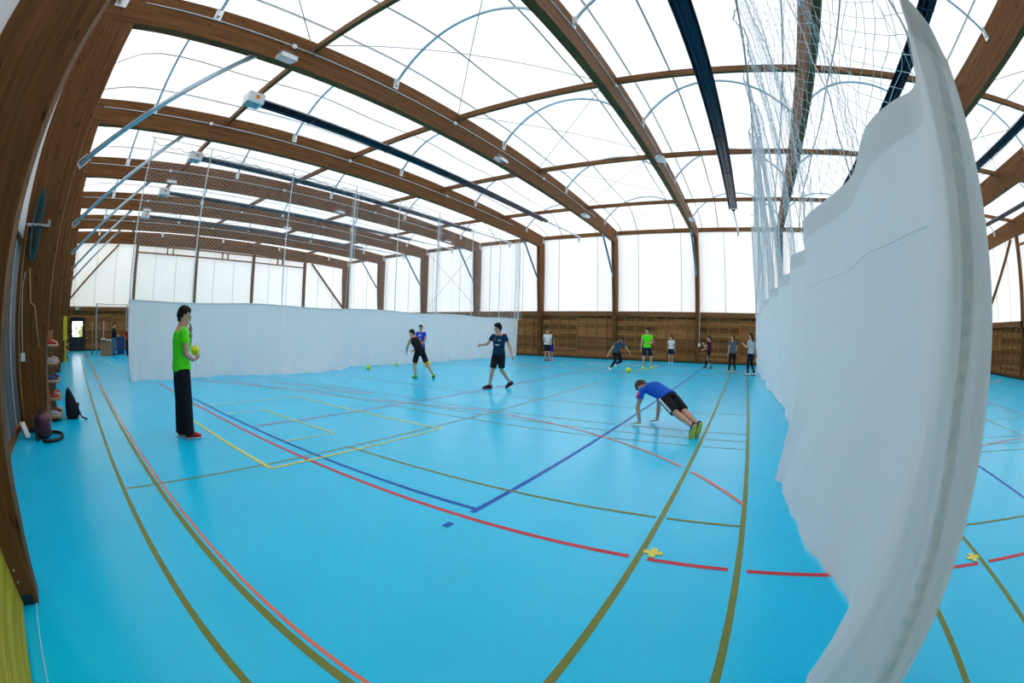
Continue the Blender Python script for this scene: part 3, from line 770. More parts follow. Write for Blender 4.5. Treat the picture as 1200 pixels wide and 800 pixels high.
def person(label, loc, facing, height, pose, shirt, bottom, shoes, hair, vox=0.014, detail=False, group=None, sleeves=0.5, shirt_len=0.0, skin=SKIN, hands_dir=None, fem=False, extra=None):
    """facing: world direction of local +Y; pose: joint overrides in local metres for a 1.75 m figure"""
    s = height / 1.75
    J = {k: (V(v) if v is not None else None) for k, v in {**BASE, **pose}.items() if not k.startswith('curl')}
    for side in 'lr':                                  # ankle-based defaults stay as given
        if J['d' + side] is None: J['d' + side] = (J['w' + side] - J['e' + side]).normalized()
    ang = math.atan2(-facing[0], facing[1])
    t = thing('person', label, 'person', loc, ang, group); t.scale = (s, s, s)
    side = (J['sr'] - J['sl']).normalized()
    hipside = (J['hr'] - J['hl']).normalized()
    up = (J['head'] - J['neck']).normalized(); face = J['face'].normalized()
    fr = (face - up * face.dot(up)).normalized(); hs_ = fr.cross(up)
    wf_ = 0.9 if fem else 1.0
    spine = [J['pelvis'] + (J['pelvis'] - J['waist']).normalized() * 0.09, J['pelvis'], J['waist'], lerp(J['waist'], J['chest'], .6), J['chest'], lerp(J['chest'], J['neck'], .62), lerp(J['chest'], J['neck'], .92), J['neck'] + (J['head'] - J['neck']) * 0.15, J['neck'] + (J['head'] - J['neck']) * 0.6]
    srad = [(.12, .09), (.16, .11), (.135 * wf_, .098), (.148 * wf_, .108), (.16 * wf_, .115), (.165 * wf_, .10), (.10, .075), (.058, .06), (.055, .058)]
    def leg(mb, sd, r, upto=1.0):
        h, k, a = J['h' + sd], J['k' + sd], J['a' + sd]
        P = [h + (h - k).normalized() * 0.03, h, lerp(h, k, .35), lerp(h, k, .75), k, lerp(k, a, .3), lerp(k, a, .65), a]
        mb.tube(P, r, 14, side=hipside)
    def arm(mb, sd, r, extra_=()):
        S_, E_, W_ = J['s' + sd], J['e' + sd], J['w' + sd]
        P = [S_ + (J['neck'] - S_) * 0.25, S_, lerp(S_, E_, .3), lerp(S_, E_, .75), E_, lerp(E_, W_, .3), lerp(E_, W_, .75), W_]
        mb.tube(P, r, 12)
    b = MB()
    b.tube(spine, srad, 20, side=side)
    for sd in 'lr':
        leg(b, sd, [.075, .088, .084, .064, .054, .056, .042, .036])
        arm(b, sd, [.052, .056, .047, .041, .038, .040, .031, (.028, .024)])
        a = J['a' + sd]; td = J['t' + sd].normalized()
        shin = (J['a' + sd] - J['k' + sd]).normalized()
        b.tube([a - td * 0.02, a + td * 0.05 + shin * 0.03, a + td * 0.14 + shin * 0.045], [.036, .036, .028], 10)
        # palm
        W_, d = J['w' + sd], J['d' + sd].normalized()
        pn = J.get('pn' + sd) or (V((-1, 0, 0)) if sd == 'r' else V((1, 0, 0)))     # palm normal
        pn = V(pn); pn = (pn - d * pn.dot(d))
        pn = pn.normalized() if pn.length > 1e-3 else d.orthogonal().normalized()
        wd = d.cross(pn) * (1 if sd == 'r' else -1)                                 # towards the thumb side
        J['pn' + sd] = pn
        b.tube([W_ - d * .02, W_ + d * .03, W_ + d * .07, W_ + d * .10], [(.026, .02), (.034, .016), (.040, .014), (.036, .011)], 10, side=wd)
    # head
    H = J['head']; prof = [(-.125, .030, .040, .045), (-.105, .045, .060, .035), (-.07, .058, .075, .018), (-.03, .067, .085, .006), (.01, .072, .091, 0), (.05, .074, .094, -.006), (.085, .066, .084, -.010), (.108, .045, .060, -.012), (.120, .018, .024, -.012)]
    hb_ = MB(); hv = []; n = 18
    for z, rx, ry, off in prof:
        for k in range(n):
            a = 2 * math.pi * k / n; hv.append(H + up * z + hs_ * (rx * math.cos(a)) + fr * (off + ry * math.sin(a)))
    hf = [(i * n + k, i * n + (k + 1) % n, (i + 1) * n + (k + 1) % n, (i + 1) * n + k) for i in range(len(prof) - 1) for k in range(n)]
    hf += [tuple(range(n))[::-1], tuple(range((len(prof) - 1) * n, len(prof) * n))]
    b.add(hv, hf)
    b.tube([H + fr * .085 + up * .03, H + fr * .105 - up * .008, H + fr * .112 - up * .022, H + fr * .09 - up * .034], [.009, .012, .015, .008], 8, side=hs_)   # nose
    b.tube([H + fr * .078 - up * .062 - hs_ * .02, H + fr * .094 - up * .062, H + fr * .078 - up * .062 + hs_ * .02], [.008, .010, .008], 8)      # lips
    b.tube([H + fr * .07 - up * .10 - hs_ * .012, H + fr * .08 - up * .10 + hs_ * .012], .014, 8)
    for e in (-1, 1):
        b.tube([H + hs_ * e * .070 - up * .028 - fr * .0, H + hs_ * e * .080 + up * .002 - fr * .008, H + hs_ * e * .078 + up * .026 - fr * .01], [(.007, .012), (.008, .018), (.007, .012)], 8)
    body = remeshed(b, 'body', skin, t, vox, 2)
    # fingers, joined into the same body mesh
    fb = MB()
    for sd in 'lr':
        W_, d, pn = J['w' + sd], J['d' + sd].normalized(), J['pn' + sd]
        wd = d.cross(pn) * (1 if sd == 'r' else -1); curl = J.get('curl', 0.5) if not isinstance(J.get('curl'), V) else 0.5
        cu = pose.get('curl' + sd, 0.45)
        for q, (off, ln) in enumerate(((.030, .070), (.010, .080), (-.011, .074), (-.030, .058))):
            p = W_ + d * .092 + wd * off; dd = d.copy(); P = [W_ + d * .06 + wd * off, p]
            for seg in range(3):
                dd = (dd * math.cos(cu * .8) + pn * math.sin(cu * .8)).normalized(); 
                p = p + dd * ln * (.42, .33, .25)[seg]; P.append(p)
            fb.tube(P, [.009, .009, .0082, .0075, .006], 7)
        p = W_ + d * .03 + wd * .028; td = (d * .6 + wd * .7 + pn * .25).normalized()
        P = [W_ + d * .015 + wd * .012, p, p + td * .035, p + td * .035 + (d * .85 + wd * .3 + pn * .3).normalized() * .03]
        fb.tube(P, [.012, .012, .0105, .008], 7)
    fm = fb.mesh('f', skin, True)
    import bmesh
    bb = bmesh.new(); bb.from_mesh(body.data); bb.from_mesh(fm); bb.to_mesh(body.data); bb.free(); bpy.data.meshes.remove(fm)
    body.data.polygons.foreach_set('use_smooth', [True] * len(body.data.polygons))
    # shirt
    sh = MB()
    st = [J['pelvis'] + (J['pelvis'] - J['waist']).normalized() * (0.05 + shirt_len)] + spine[1:7]
    sh.tube(st, [(.186 * (1 if not fem else .98), .142), (.186, .140), (.160 * wf_, .122), (.168 * wf_, .128), (.178 * wf_, .132), (.175 * wf_, .112), (.085, .07)], 20, side=side)
    for sd in 'lr':
        S_, E_, W_ = J['s' + sd], J['e' + sd], J['w' + sd]
        if sleeves > 0:
            if sleeves <= 1: P = [S_ + (J['neck'] - S_) * .35, S_, lerp(S_, E_, sleeves * .6), lerp(S_, E_, sleeves)]; rr = [.056, .061, .059, .060]
            else: P = [S_ + (J['neck'] - S_) * .35, S_, lerp(S_, E_, .6), E_, lerp(E_, W_, .5), lerp(E_, W_, .92)]; rr = [.06, .068, .058, .052, .048, .04]
            sh.tube(P, rr, 12)
        else:
            sh.tube([S_ + (J['neck'] - S_) * .5, S_ + (J['neck'] - S_) * .05], [.06, .05], 10)
    so = remeshed(sh, 'shirt', shirt, t, vox, 1)
    # trousers or shorts
    kind, bm_ = bottom
    tb = MB(); hipc = J['pelvis']
    tb.tube([hipc + (hipc - J['waist']).normalized() * .125, hipc, lerp(hipc, J['waist'], .55)], [(.135, .115), (.176, .130), (.148 * wf_, .110)], 18, side=hipside)
    for sd in 'lr':
        h, k, a = J['h' + sd], J['k' + sd], J['a' + sd]
        if kind == 'shorts': P = [h + (h - k).normalized() * .03, lerp(h, k, .1), lerp(h, k, .5), lerp(h, k, .84)]; r = [.088, .100, .096, .092]
        elif kind == 'leggings': P = [h + (h - k).normalized() * .03, h, lerp(h, k, .35), lerp(h, k, .75), k, lerp(k, a, .3), lerp(k, a, .65), lerp(k, a, .97)]; r = [.083, .096, .091, .071, .061, .062, .048, .043]
        else: P = [h + (h - k).normalized() * .03, h, lerp(h, k, .35), lerp(h, k, .75), k, lerp(k, a, .4), lerp(k, a, .75), a + (a - k).normalized() * .03]; r = [.092, .108, .106, .098, .093, .09, .086, .084]
        tb.tube(P, r, 14, side=hipside)
    to = remeshed(tb, {'shorts': 'shorts', 'leggings': 'leggings'}.get(kind, 'trousers'), bm_, t, vox, 1)
    # shoes
    up_m, sole_m = shoes
    for sd in 'lr':
        a = J['a' + sd]; td = J['t' + sd].normalized(); shin = (J['a' + sd] - J['k' + sd]).normalized()
        dn = J.get('n' + sd); dn = V(dn).normalized() if dn is not None else shin
        dn = (dn - td * dn.dot(td)); dn = dn.normalized() if dn.length > 1e-3 else V((0, 0, -1)); wd = td.cross(dn)
        u = MB(); u.tube([a - td * .065 + dn * .035, a - td * .04 + dn * .022, a + td * .02 + dn * .018, a + td * .09 + dn * .038, a + td * .15 + dn * .05, a + td * .185 + dn * .055],
                         [(.026, .03), (.036, .052), (.040, .056), (.044, .040), (.043, .028), (.026, .018)], 12, side=wd)
        so_ = u.build('shoe', up_m, t, smooth=True)
        q = MB(); q.tube([a - td * .075 + dn * .077, a - td * .03 + dn * .077, a + td * .08 + dn * .077, a + td * .16 + dn * .077, a + td * .20 + dn * .074], [(.026, .012), (.038, .013), (.046, .013), (.045, .012), (.022, .010)], 12, side=wd)
        q.build('sole', sole_m, so_, smooth=True)
        sk_ = MB().tube([a - shin * .10, a - shin * .02], [.042, .045], 12)
        if kind == 'leggings': sk_.build('sock', bm_, t, smooth=True)
    # hair
    style, hm = hair
    hh = MB(); hv = []; prof2 = [(-.03, .074, .086, -.026), (.02, .084, .097, -.018), (.06, .088, .102, -.010), (.098, .080, .096, -.004), (.130, .056, .072, -.002), (.148, .026, .036, -.004)]
    for z, rx, ry, off in prof2:
        for k in range(n):
            a = 2 * math.pi * k / n
            fy = math.sin(a); cut = 0.018 * max(0, fy) if z < 0.05 else 0
            hv.append(H + up * (z + (0.055 if (z < .05 and fy > 0.35) else 0)) + hs_ * (rx * math.cos(a)) + fr * (off + ry * fy - cut))
    hf = [(i * n + k, i * n + (k + 1) % n, (i + 1) * n + (k + 1) % n, (i + 1) * n + k) for i in range(len(prof2) - 1) for k in range(n)]
    hf += [tuple(range(n))[::-1], tuple(range((len(prof2) - 1) * n, len(prof2) * n))]
    hh.add(hv, hf)
    hh.tube([H - fr * .05 + up * .03, H - fr * .062 - up * .04, H - fr * .052 - up * .085], [(.06, .038), (.058, .032), (.048, .022)], 12, side=hs_)
    if style == 'short':
        rnd = random.Random(hash(label) % 999 if False else len(label))
        for k in range(26):
            a = rnd.uniform(0, 6.28); e_ = rnd.uniform(.3, 1.3)
            d = (hs_ * (math.cos(a) * math.cos(e_)) + fr * (math.sin(a) * math.cos(e_)) + up * math.sin(e_)).normalized()
            p = H + up * .045 + d * .082; hh.tube([p, p + d * .02 + fr * .012], [.016, .007], 6)
    elif style == 'tail':
        hh.tube([H - fr * .09 + up * .07, H - fr * .13 + up * .03, H - fr * .14 - up * .08, H - fr * .12 - up * .20], [.022, .034, .034, .012], 10)
    elif style == 'long':
        hd = V(pose.get('hairdir', (0, -.15, -1))).normalized()
        hh.tube([H - fr * .03 + up * .04, H - fr * .05 - up * .04, H - fr * .05 + hd * .14, H - fr * .05 + hd * .27], [(.08, .06), (.085, .055), (.08, .045), (.04, .025)], 12, side=hs_)
    remeshed(hh, 'hair', hm, t, max(.008, vox * .8), 1)
    # eyes
    for e in (-1, 1):
        ey = MB().sphere(H + fr * .083 + hs_ * e * .03 + up * .012, .0105, 10, 8).build('eye', M['white'], t, smooth=True)
        MB().sphere(H + fr * .0905 + hs_ * e * .03 + up * .012, .0052, 8, 6).build('iris', cm('iris', (0.03, 0.02, 0.01), .2), ey, smooth=True)
        MB().tube([H + fr * .086 + hs_ * e * .016 + up * .034, H + fr * .088 + hs_ * e * .032 + up * .04, H + fr * .076 + hs_ * e * .048 + up * .034], .004, 5).build('eyebrow', hm, t)
    MB().tube([H + fr * .080 - up * .061 - hs_ * .022, H + fr * .1005 - up * .062, H + fr * .080 - up * .061 + hs_ * .022], .0035, 5).build('mouth', cm('lips', (0.35, 0.10, 0.09), .5), t)
    t['_s'] = s
    if extra: extra(t, J, dict(up=up, fr=fr, hs=hs_, H=H, side=side))
    del t['_s']
    return t

def to_cam(loc, a_deg):
    """direction that faces the camera, turned a_deg towards picture left"""
    d = V((-loc[0], -loc[1], 0)).normalized(); a = math.radians(a_deg)
    return (d.x * math.cos(a) - d.y * math.sin(-a) * -1 * -1, d.x * math.sin(-a) + d.y * math.cos(a))
def turn(loc, a_deg):
    # facing the camera, its left hand in the picture is the camera's left: rotate clockwise seen from above
    d = V((-loc[0], -loc[1], 0)).normalized(); a = math.radians(-a_deg)
    return (d.x * math.cos(a) - d.y * math.sin(a), d.x * math.sin(a) + d.y * math.cos(a))

black = cm('black_cloth', (0.012, 0.012, 0.015)); navy = cm('navy_cloth', (0.012, 0.02, 0.05))
darkh = cm('dark_hair', (0.012, 0.007, 0.005), .55); brownh = cm('brown_hair', (0.07, 0.03, 0.014), .55)
lime = cm('lime_cloth', (0.12, 0.90, 0.02)); whitec = cm('white_cloth', (0.78, 0.78, 0.78))

# 1 green shirt, ball in hand
def x1(t, J, F):
    H, fr, hs_, up = F['H'], F['fr'], F['hs'], F['up']
    g = MB()
    for e in (-1, 1):
        c_ = H + fr * .105 + hs_ * e * .032 + up * .010
        g.tube([c_ + hs_ * (.024 * math.cos(k * math.pi / 5)) + up * (.017 * math.sin(k * math.pi / 5)) for k in range(10)], .002, 5, closed=True)
        g.tube([c_ + hs_ * e * .024, H + hs_ * e * .078 + fr * .0 + up * .015], .0022, 5)
    g.tube([H + fr * .106 - hs_ * .008 + up * .012, H + fr * .106 + hs_ * .008 + up * .012], .002, 5)
    g.build('glasses', M['black'], t)
    MB().tube([J['wr'] + V((0.034 * math.cos(a), 0, 0)) * 1 + V((0, 0.012 * math.sin(a), 0.034 * math.sin(a))) for a in [k * math.pi / 6 for k in range(12)]], .005, 5, closed=True)
    MB().tube([lerp(J['el'], J['wl'], .9) + V((.035 * math.cos(a), .035 * math.sin(a), 0)) for a in [k * math.pi / 7 for k in range(14)]], .006, 6, closed=True).build('wristband', M['black'], t, smooth=True)
L1 = (-6.49, 1.78, 0)
person('person in lime green t-shirt and black trousers holding a yellow ball, hand at mouth', L1, (0.0, 1.0), 1.88,
       dict(er=(.23, .01, 1.135), wr=(.17, .14, 1.055), dr=(-.55, .75, .12), pnr=(-.3, 0, 1), curlr=.5,
            el=(-.20, .17, 1.15), wl=(-.085, .175, 1.385), dl=(.35, -.02, 1), pnl=(.2, -1, 0), curll=.3,
            al=(-.09, -.05, .09), ar=(.10, .02, .09), kl=(-.09, -.01, .5), kr=(.10, .02, .5), head=(.0, .04, 1.625), face=(.1, 1, -.05), tl=(-.15, 1, 0), tr=(.15, 1, 0)),
       lime, ('trousers', black), (cm('red_shoe', (0.6, 0.02, 0.03)), M['white']), ('short', darkh), vox=.010, extra=x1, shirt_len=0.0)

# 2 runner in black seen from behind
L2 = (-9.73, 10.58, 0)
person('person in black sleeveless top and shorts with green shoes, running by the curtain', L2, turn(L2, 148), 1.72,
       dict(pelvis=(0, -.02, .90), waist=(-.02, .06, 1.04), chest=(-.05, .18, 1.20), neck=(-.07, .29, 1.33), head=(-.08, .37, 1.48), face=(-.5, 1, -.1),
            sl=(-.22, .24, 1.26), sr=(.12, .25, 1.30), el=(-.27, .36, 1.02), wl=(-.20, .52, .86), er=(.20, .16, 1.06), wr=(.05, .38, .92),
            hl=(-.09, 0, .87), hr=(.09, -.02, .87), kl=(-.13, .12, .46), kr=(.22, -.10, .48), al=(-.14, .02, .09), ar=(.36, -.28, .13), tr=(.3, .9, -.45)),
       black, ('shorts', black), (cm('green_shoe', (0.25, 0.75, 0.1)), M['black']), ('short', darkh), sleeves=0, vox=.014)

# 3 blue shirt against the net
L3 = (-13.2, 14.42, 0)
person('person in royal blue football shirt standing against the net curtain behind the runner', L3, turn(L3, 20), 1.76,
       dict(er=(.24, .05, 1.16), wr=(.10, .22, 1.08), el=(-.24, .02, 1.14), wl=(-.2, .2, 1.02), kl=(-.14, .06, .5), kr=(.14, .06, .5), al=(-.18, -.02, .09), ar=(.18, -.02, .09)),
       cm('royal_blue', (0.02, 0.06, 0.62)), ('shorts', cm('blue_shorts', (0.02, 0.05, 0.45))), (cm('yellow_shoe', (0.75, 0.85, 0.05)), M['white']), ('short', brownh), vox=.018,
       extra=lambda t, J, F: MB().box((-.055, .128, 1.28), (.055, .134, 1.36)).build('shirt_print', M['white'], t))

# 4 navy jersey walking
def x4(t, J, F):
    MB().sphere((.06, .128, 1.33), (.028, .008, .034), 10, 8).build('crest', M['red'], t)
    MB().box((-.10, .124, 1.30), (-.04, .131, 1.325)).build('shirt_print', M['white'], t)
    MB().box((-.07, .125, 1.18), (.05, .132, 1.20)).build('shirt_print', M['white'], t); MB().box((-.02, .125, 1.155), (-.005, .132, 1.185)).build('shirt_print', M['white'], t)
    MB().tube([J['sl'] + V((.07, 0, .045)), J['sl'] + V((0, 0, .062)), J['sl'] + V((-.045, 0, .035))], [(.03, .014), (.048, .016), (.03, .012)], 8, side=(0, 1, 0)).build('shoulder_panel', cm('pink_cloth', (0.7, 0.03, 0.15)), t, smooth=True)
L4 = (-6.45, 10.2, 0)
person('person in navy and teal football jersey with pink shoulders walking, head turned left', L4, turn(L4, 25), 1.78,
       dict(face=(1, .25, 0), head=(.02, .03, 1.635), er=(.34, .0, 1.20), wr=(.42, .22, 1.17), el=(-.30, -.02, 1.16), wl=(-.40, .03, .94),
            kr=(.13, .10, .49), ar=(.20, .12, .09), tr=(.7, .7, 0), kl=(-.06, -.06, .50), al=(-.22, -.30, .16), tl=(.6, .6, -.5)),
       cm('navy_teal', (0.006, 0.035, 0.075)), ('shorts', black), (cm('maroon_shoe', (0.08, 0.015, 0.03)), M['black']), ('short', darkh), vox=.013, extra=x4)

# 5 white tee by the post and a person behind
L5 = (-10.35, 21.2, 0)
person('person in white t-shirt and black shorts standing before the far wall post', L5, turn(L5, -20), 1.72,
       dict(er=(.23, .02, 1.15), wr=(.08, .2, 1.04), el=(-.22, .04, 1.14), wl=(-.16, .2, .98)),
       whitec, ('shorts', black), (M['black'], M['white']), ('short', cm('fair_hair', (0.2, 0.12, 0.07))), vox=.02)
L6 = (-10.42, 21.8, 0)
person('dark-haired person in black sleeveless top and purple shorts half hidden behind the one in white', L6, turn(L6, -30), 1.55,
       dict(), black, ('shorts', cm('purple_cloth', (0.05, 0.03, 0.35))), (cm('pink_shoe', (0.7, 0.3, 0.4)), M['white']), ('tail', darkh), vox=.02, fem=True, sleeves=0)

# 7 running figure in grey with the ball
L7 = (-5.47, 18.06, 0)
person('long-haired person in dark grey t-shirt and black trousers lunging towards a yellow ball', L7, turn(L7, -25), 1.70,
       dict(pelvis=(.05, -.05, .86), waist=(.03, .03, 1.0), chest=(-.0, .14, 1.15), neck=(-.02, .25, 1.27), head=(-.01, .36, 1.36), face=(.2, .7, -.7),
            sl=(-.19, .2, 1.22), sr=(.16, .2, 1.22), el=(-.36, .16, 1.0), wl=(-.5, .18, .80), er=(.33, .1, .98), wr=(.48, .1, .74),
            hl=(-.05, -.03, .83), hr=(.13, -.05, .83), kr=(.12, .06, .42), ar=(.30, -.1, .12), kl=(-.12, .14, .42), al=(-.02, -.16, .30), tl=(.1, .3, -1), tr=(.0, 1, -.1), hairdir=(.35, .2, -1)),
       cm('charcoal_cloth', (0.09, 0.10, 0.12)), ('leggings', black), (M['white'], M['white']), ('long', brownh), vox=.018, fem=True,
       extra=lambda t, J, F: MB().tube([(-.06, .245, 1.12), (0, .262, 1.14), (.06, .245, 1.11)], .018, 6).build('shirt_print', M['red'], t))

# 8 lime shirt, navy shorts
L8 = (-4.55, 19.7, 0)
person('dark-haired person in lime green t-shirt, navy shorts and yellow shoes, looking left', L8, turn(L8, -12), 1.86,
       dict(face=(.8, .6, -.1), er=(.26, .04, 1.15), wr=(.27, .02, .90), el=(-.24, .08, 1.16), wl=(-.02, .26, 1.10), dl=(1, .1, -.1), hl=(-.1, 0, .92), hr=(.1, 0, .92),
            kl=(-.18, .08, .50), al=(-.20, -.02, .09), kr=(.16, .12, .50), ar=(.14, -.02, .09), tr=(.3, 1, 0)),
       lime, ('shorts', navy), (cm('yellow_shoe', (0.75, 0.85, 0.05)), cm('yellow_shoe', (0.75, 0.85, 0.05))), ('short', darkh), vox=.016)

# 9 small figure in white
L9 = (-4.26, 24.6, 0)
person('small person in white t-shirt and dark shorts standing at the boarded wall', L9, turn(L9, 10), 1.53,
       dict(face=(.5, .8, 0)), whitec, ('shorts', navy), (M['white'], M['white']), ('tail', darkh), vox=.02, fem=True, group=None,
       extra=lambda t, J, F: MB().box((-.06, .118, 1.30), (.06, .124, 1.33)).build('shirt_print', cm('green_print', (0.1, 0.4, 0.2)), t))

# 10 maroon and navy top
L10 = (-1.80, 21.5, 0)
def x10(t, J, F):
    for sd, e in (('l', -1), ('r', 1)):
        MB().tube([J['h' + sd] + V((e * .085, 0, 0)), lerp(J['h' + sd], J['k' + sd], .5) + V((e * .080, 0, 0)), J['k' + sd] + V((e * .058, 0, 0)), J['a' + sd] + V((e * .042, 0, 0))], [(.006, .016)] * 4, 6, side=(1, 0, 0)).build('side_stripe', M['white'], t)
person('person in maroon and navy t-shirt and black leggings with white side stripes stepping left', L10, turn(L10, 105), 1.58,
       dict(face=(0, 1, 0), er=(.22, .12, 1.16), wr=(.2, .36, 1.02), el=(-.2, .16, 1.16), wl=(-.12, .3, 1.3), kr=(.1, .12, .5), ar=(.12, .22, .09), kl=(-.1, .03, .5), al=(-.12, -.2, .1)),
       cm('maroon_cloth', (0.09, 0.008, 0.05)), ('leggings', black), (M['black'], M['white']), ('tail', brownh), vox=.018, fem=True, extra=x10)

# 11 grey back, brown trousers
L11 = (-0.55, 19.6, 0)
person('long-haired person in grey t-shirt with black sleeves and brown trousers seen from behind', L11, turn(L11, 150), 1.66,
       dict(face=(-.6, .7, 0), er=(.23, .02, 1.13), wr=(.22, .12, .9), al=(-.12, .1, .09), kl=(-.1, .1, .5), kr=(.1, .0, .5), ar=(.12, -.1, .1), hairdir=(0, -.3, -1)),
       cm('slate_cloth', (0.10, 0.13, 0.16)), ('leggings', cm('brown_cloth', (0.035, 0.016, 0.01))), (M['white'], M['black']), ('long', cm('auburn_hair', (0.14, 0.045, 0.02), .5)), vox=.016, fem=True)

# 12 light grey top beside the curtain
L12 = (0.28, 18.75, 0)
person('person in pale grey t-shirt and dark jeans walking beside the white curtain', L12, turn(L12, 125), 1.74,
       dict(face=(-.2, 1, 0), el=(-.20, .10, 1.16), wl=(-.16, .3, 1.28), er=(.23, -.05, 1.14), wr=(.26, -.10, .88), kl=(-.1, .08, .5), al=(-.1, .05, .09), kr=(.1, .02, .5), ar=(.12, -.14, .1), hairdir=(0, -.35, -1)),
       cm('pale_grey_cloth', (0.50, 0.53, 0.55)), ('leggings', cm('dark_jeans', (0.01, 0.018, 0.035))), (M['white'], M['black']), ('long', brownh), vox=.015, fem=True)

# 13, 14 people by the left gable
L13 = (-27.3, 2.75, 0)
person('person in black jacket and blue jeans standing by the cardboard boxes', L13, turn(L13, -75), 1.80,
       dict(er=(.22, .05, 1.14), wr=(.15, .26, 1.08), el=(-.22, .05, 1.14), wl=(-.1, .26, 1.08), al=(-.14, 0, .09), ar=(.14, 0, .09)),
       black, ('trousers', cm('blue_jeans', (0.05, 0.18, 0.32))), (cm('brown_shoe', (0.12, 0.06, 0.03)), M['black']), ('short', brownh), vox=.02, sleeves=2)
L14 = (-27.0, 3.72, 0)
person('person in red jacket and dark trousers next to the blue mat', L14, turn(L14, 30), 1.60,
       dict(er=(.22, .05, 1.14), wr=(.12, .22, 1.08), el=(-.22, .05, 1.12), wl=(-.2, .18, 1.0)),
       cm('red_cloth', (0.5, 0.01, 0.02)), ('trousers', navy), (M['black'], M['black']), ('short', brownh), vox=.02, sleeves=2)

# 15 push-up; local +Y runs from feet to head
PF = V((-0.74, 6.88, 0)); fdir = V((-0.80, 0.60, 0)).normalized()
def xp(t, J, F):
    for sd, e in (('l', -1),):
        MB().tube([J['h' + sd] + V((-.095, .04, .01)), lerp(J['h' + sd], J['k' + sd], .45) + V((-.100, 0, .0)), lerp(J['h' + sd], J['k' + sd], .82) + V((-.092, 0, 0))], [(.006, .026)] * 3, 6, side=(1, 0, 0)).build('side_stripe', M['white'], t)
    MB().tube([J['sl'] + V((-.052, .02, -.02)), lerp(J['sl'], J['el'], .45) + V((-.058, .01, .0))], [(.012, .035), (.012, .04)], 8, side=(1, 0, 0)).build('sleeve_panel', cm('pink_cloth', (0.7, 0.03, 0.15)), t, smooth=True)
person('person in blue t-shirt and black shorts doing a push-up, yellow shoe soles showing', tuple(PF), (fdir.x, fdir.y), 1.75,
       dict(pelvis=(0, .68, .555), waist=(0, .85, .615), chest=(0, 1.02, .655), neck=(0, 1.20, .66), head=(-.02, 1.36, .67), face=(0, .35, -1),
            sl=(-.19, 1.14, .62), sr=(.19, 1.14, .62), el=(-.26, 1.16, .34), wl=(-.24, 1.10, .075), er=(.25, 1.17, .34), wr=(.20, 1.13, .075), dl=(-.3, .9, -.25), dr=(-.2, .9, -.25), pnl=(0, 0, -1), pnr=(0, 0, -1), curll=.05, curlr=.05,
            hl=(-.10, .64, .53), hr=(.10, .64, .53), kl=(-.10, .32, .335), kr=(.10, .32, .335), al=(-.075, -.04, .20), ar=(.085, -.01, .20), tl=(.0, .30, -1), tr=(.0, .30, -1), nl=(-.6, -1, -.3), nr=(-.5, -1, -.3)),
       cm('blue_shirt', (0.01, 0.10, 0.55)), ('shorts', black), (cm('navy_shoe', (0.01, 0.02, 0.12)), cm('yellow_sole', (0.70, 0.62, 0.10))), ('short', cm('chestnut_hair', (0.09, 0.04, 0.02), .5)), vox=.011, extra=xp)

# ---------------------------------------------------------------- balls
def ball(label, loc, r, m_):
    o = MB().sphere((0, 0, 0), r, 20, 14).build('ball', m_, None, smooth=True); o.location = loc
    tag(o, label, 'ball')
    s_ = MB()
    for ax in ((1, 0, 0), (0, 1, 0), (0.3, 0.3, 1)):
        a_ = V(ax).normalized(); p = a_.orthogonal().normalized(); q = a_.cross(p)
        s_.tube([p * (r * math.cos(k * math.pi / 12)) + q * (r * math.sin(k * math.pi / 12)) for k in range(24)], .0022, 4, closed=True)
    s_.build('ball_seam', cm('ball_seam', (0.35, 0.36, 0.02)), o)
    return o
ball('small yellow ball held in the right hand of the person in lime green', (-6.40, 1.995, 1.262), 0.072, M['ballm'])
ball('yellow ball rolling on the floor in front of the lunging person', (-4.78, 17.4, 0.112), 0.11, M['ballm'])
ball('green yellow ball on the floor beside the left net curtain', (-13.1, 11.25, 0.085), 0.085, M['ballg'])
ball('yellow ball on the floor between the runner and the net curtain', (-12.55, 14.2, 0.12), 0.12, M['ballm'])
ball('small green ball touching the foot of the net curtain behind the runner', (-13.6, 13.3, 0.07), 0.07, M['ballg'])

# ---------------------------------------------------------------- left wall clutter
# hose bundle on a bracket on the second near post, canes, hanging socket
px_ = FX[5] + 0.105
hk = thing('hose_rack', 'teal hose coiled over a steel bracket high on the near timber post', 'hose', (px_ + 0.012, -0.98, 3.12))
MB().bar((0, -0.2, 0), (0, 0.28, 0), 0.02, 0.02).bar((0, 0.28, 0), (0, 0.28, 0.09), 0.02, 0.02, up=(1, 0, 0)).bar((0, -0.2, 0), (0.12, -0.2, 0), 0.02, 0.02).bar((0.12, -0.2, 0), (0.12, 0.26, 0), 0.02, 0.02).bar((0.12, 0.26, 0), (0.12, 0.26, 0.09), 0.02, 0.02, up=(1, 0, 0)).build('bracket', M['steel'], hk)
for k in range(6):
    r = 0.035 + 0.012 * k
    MB().tube([(0.03 + 0.018 * k, -0.02 + 0.008 * k + r * math.cos(a), 0.0 + (0.40 + .035 * k) * math.sin(a)) for a in [j * math.pi / 10 for j in range(20)]], 0.011, 6, closed=True).build('hose_loop', M['teal'], hk, smooth=True)
for (lb, y0, y1, z0, z1) in (('straight cane standing upright against the near timber post', -1.16, -1.17, 0.0, 3.1), ('slanting cane crossing the near timber post below the teal hose', -0.97, -0.72, 1.3, 2.45)):
    o = MB().tube([(0, y0, z1), (0, y0 + (y1 - y0) * .25, z1 - .5), (0, y0 + (y1 - y0) * .6, z0 + .6), (0, y1, z0)], 0.016, 7).build('cane', M['tan'], None, smooth=True); o.location = (px_ + 0.02 + (0.2 if 'slanting' in lb else 0), 0, 0); tag(o, lb, 'cane', 'canes on the post')
sk_ = thing('hanging_socket', 'white socket hanging on its cable in front of the near timber post', 'socket', (px_ + 0.20, -1.06, 0))
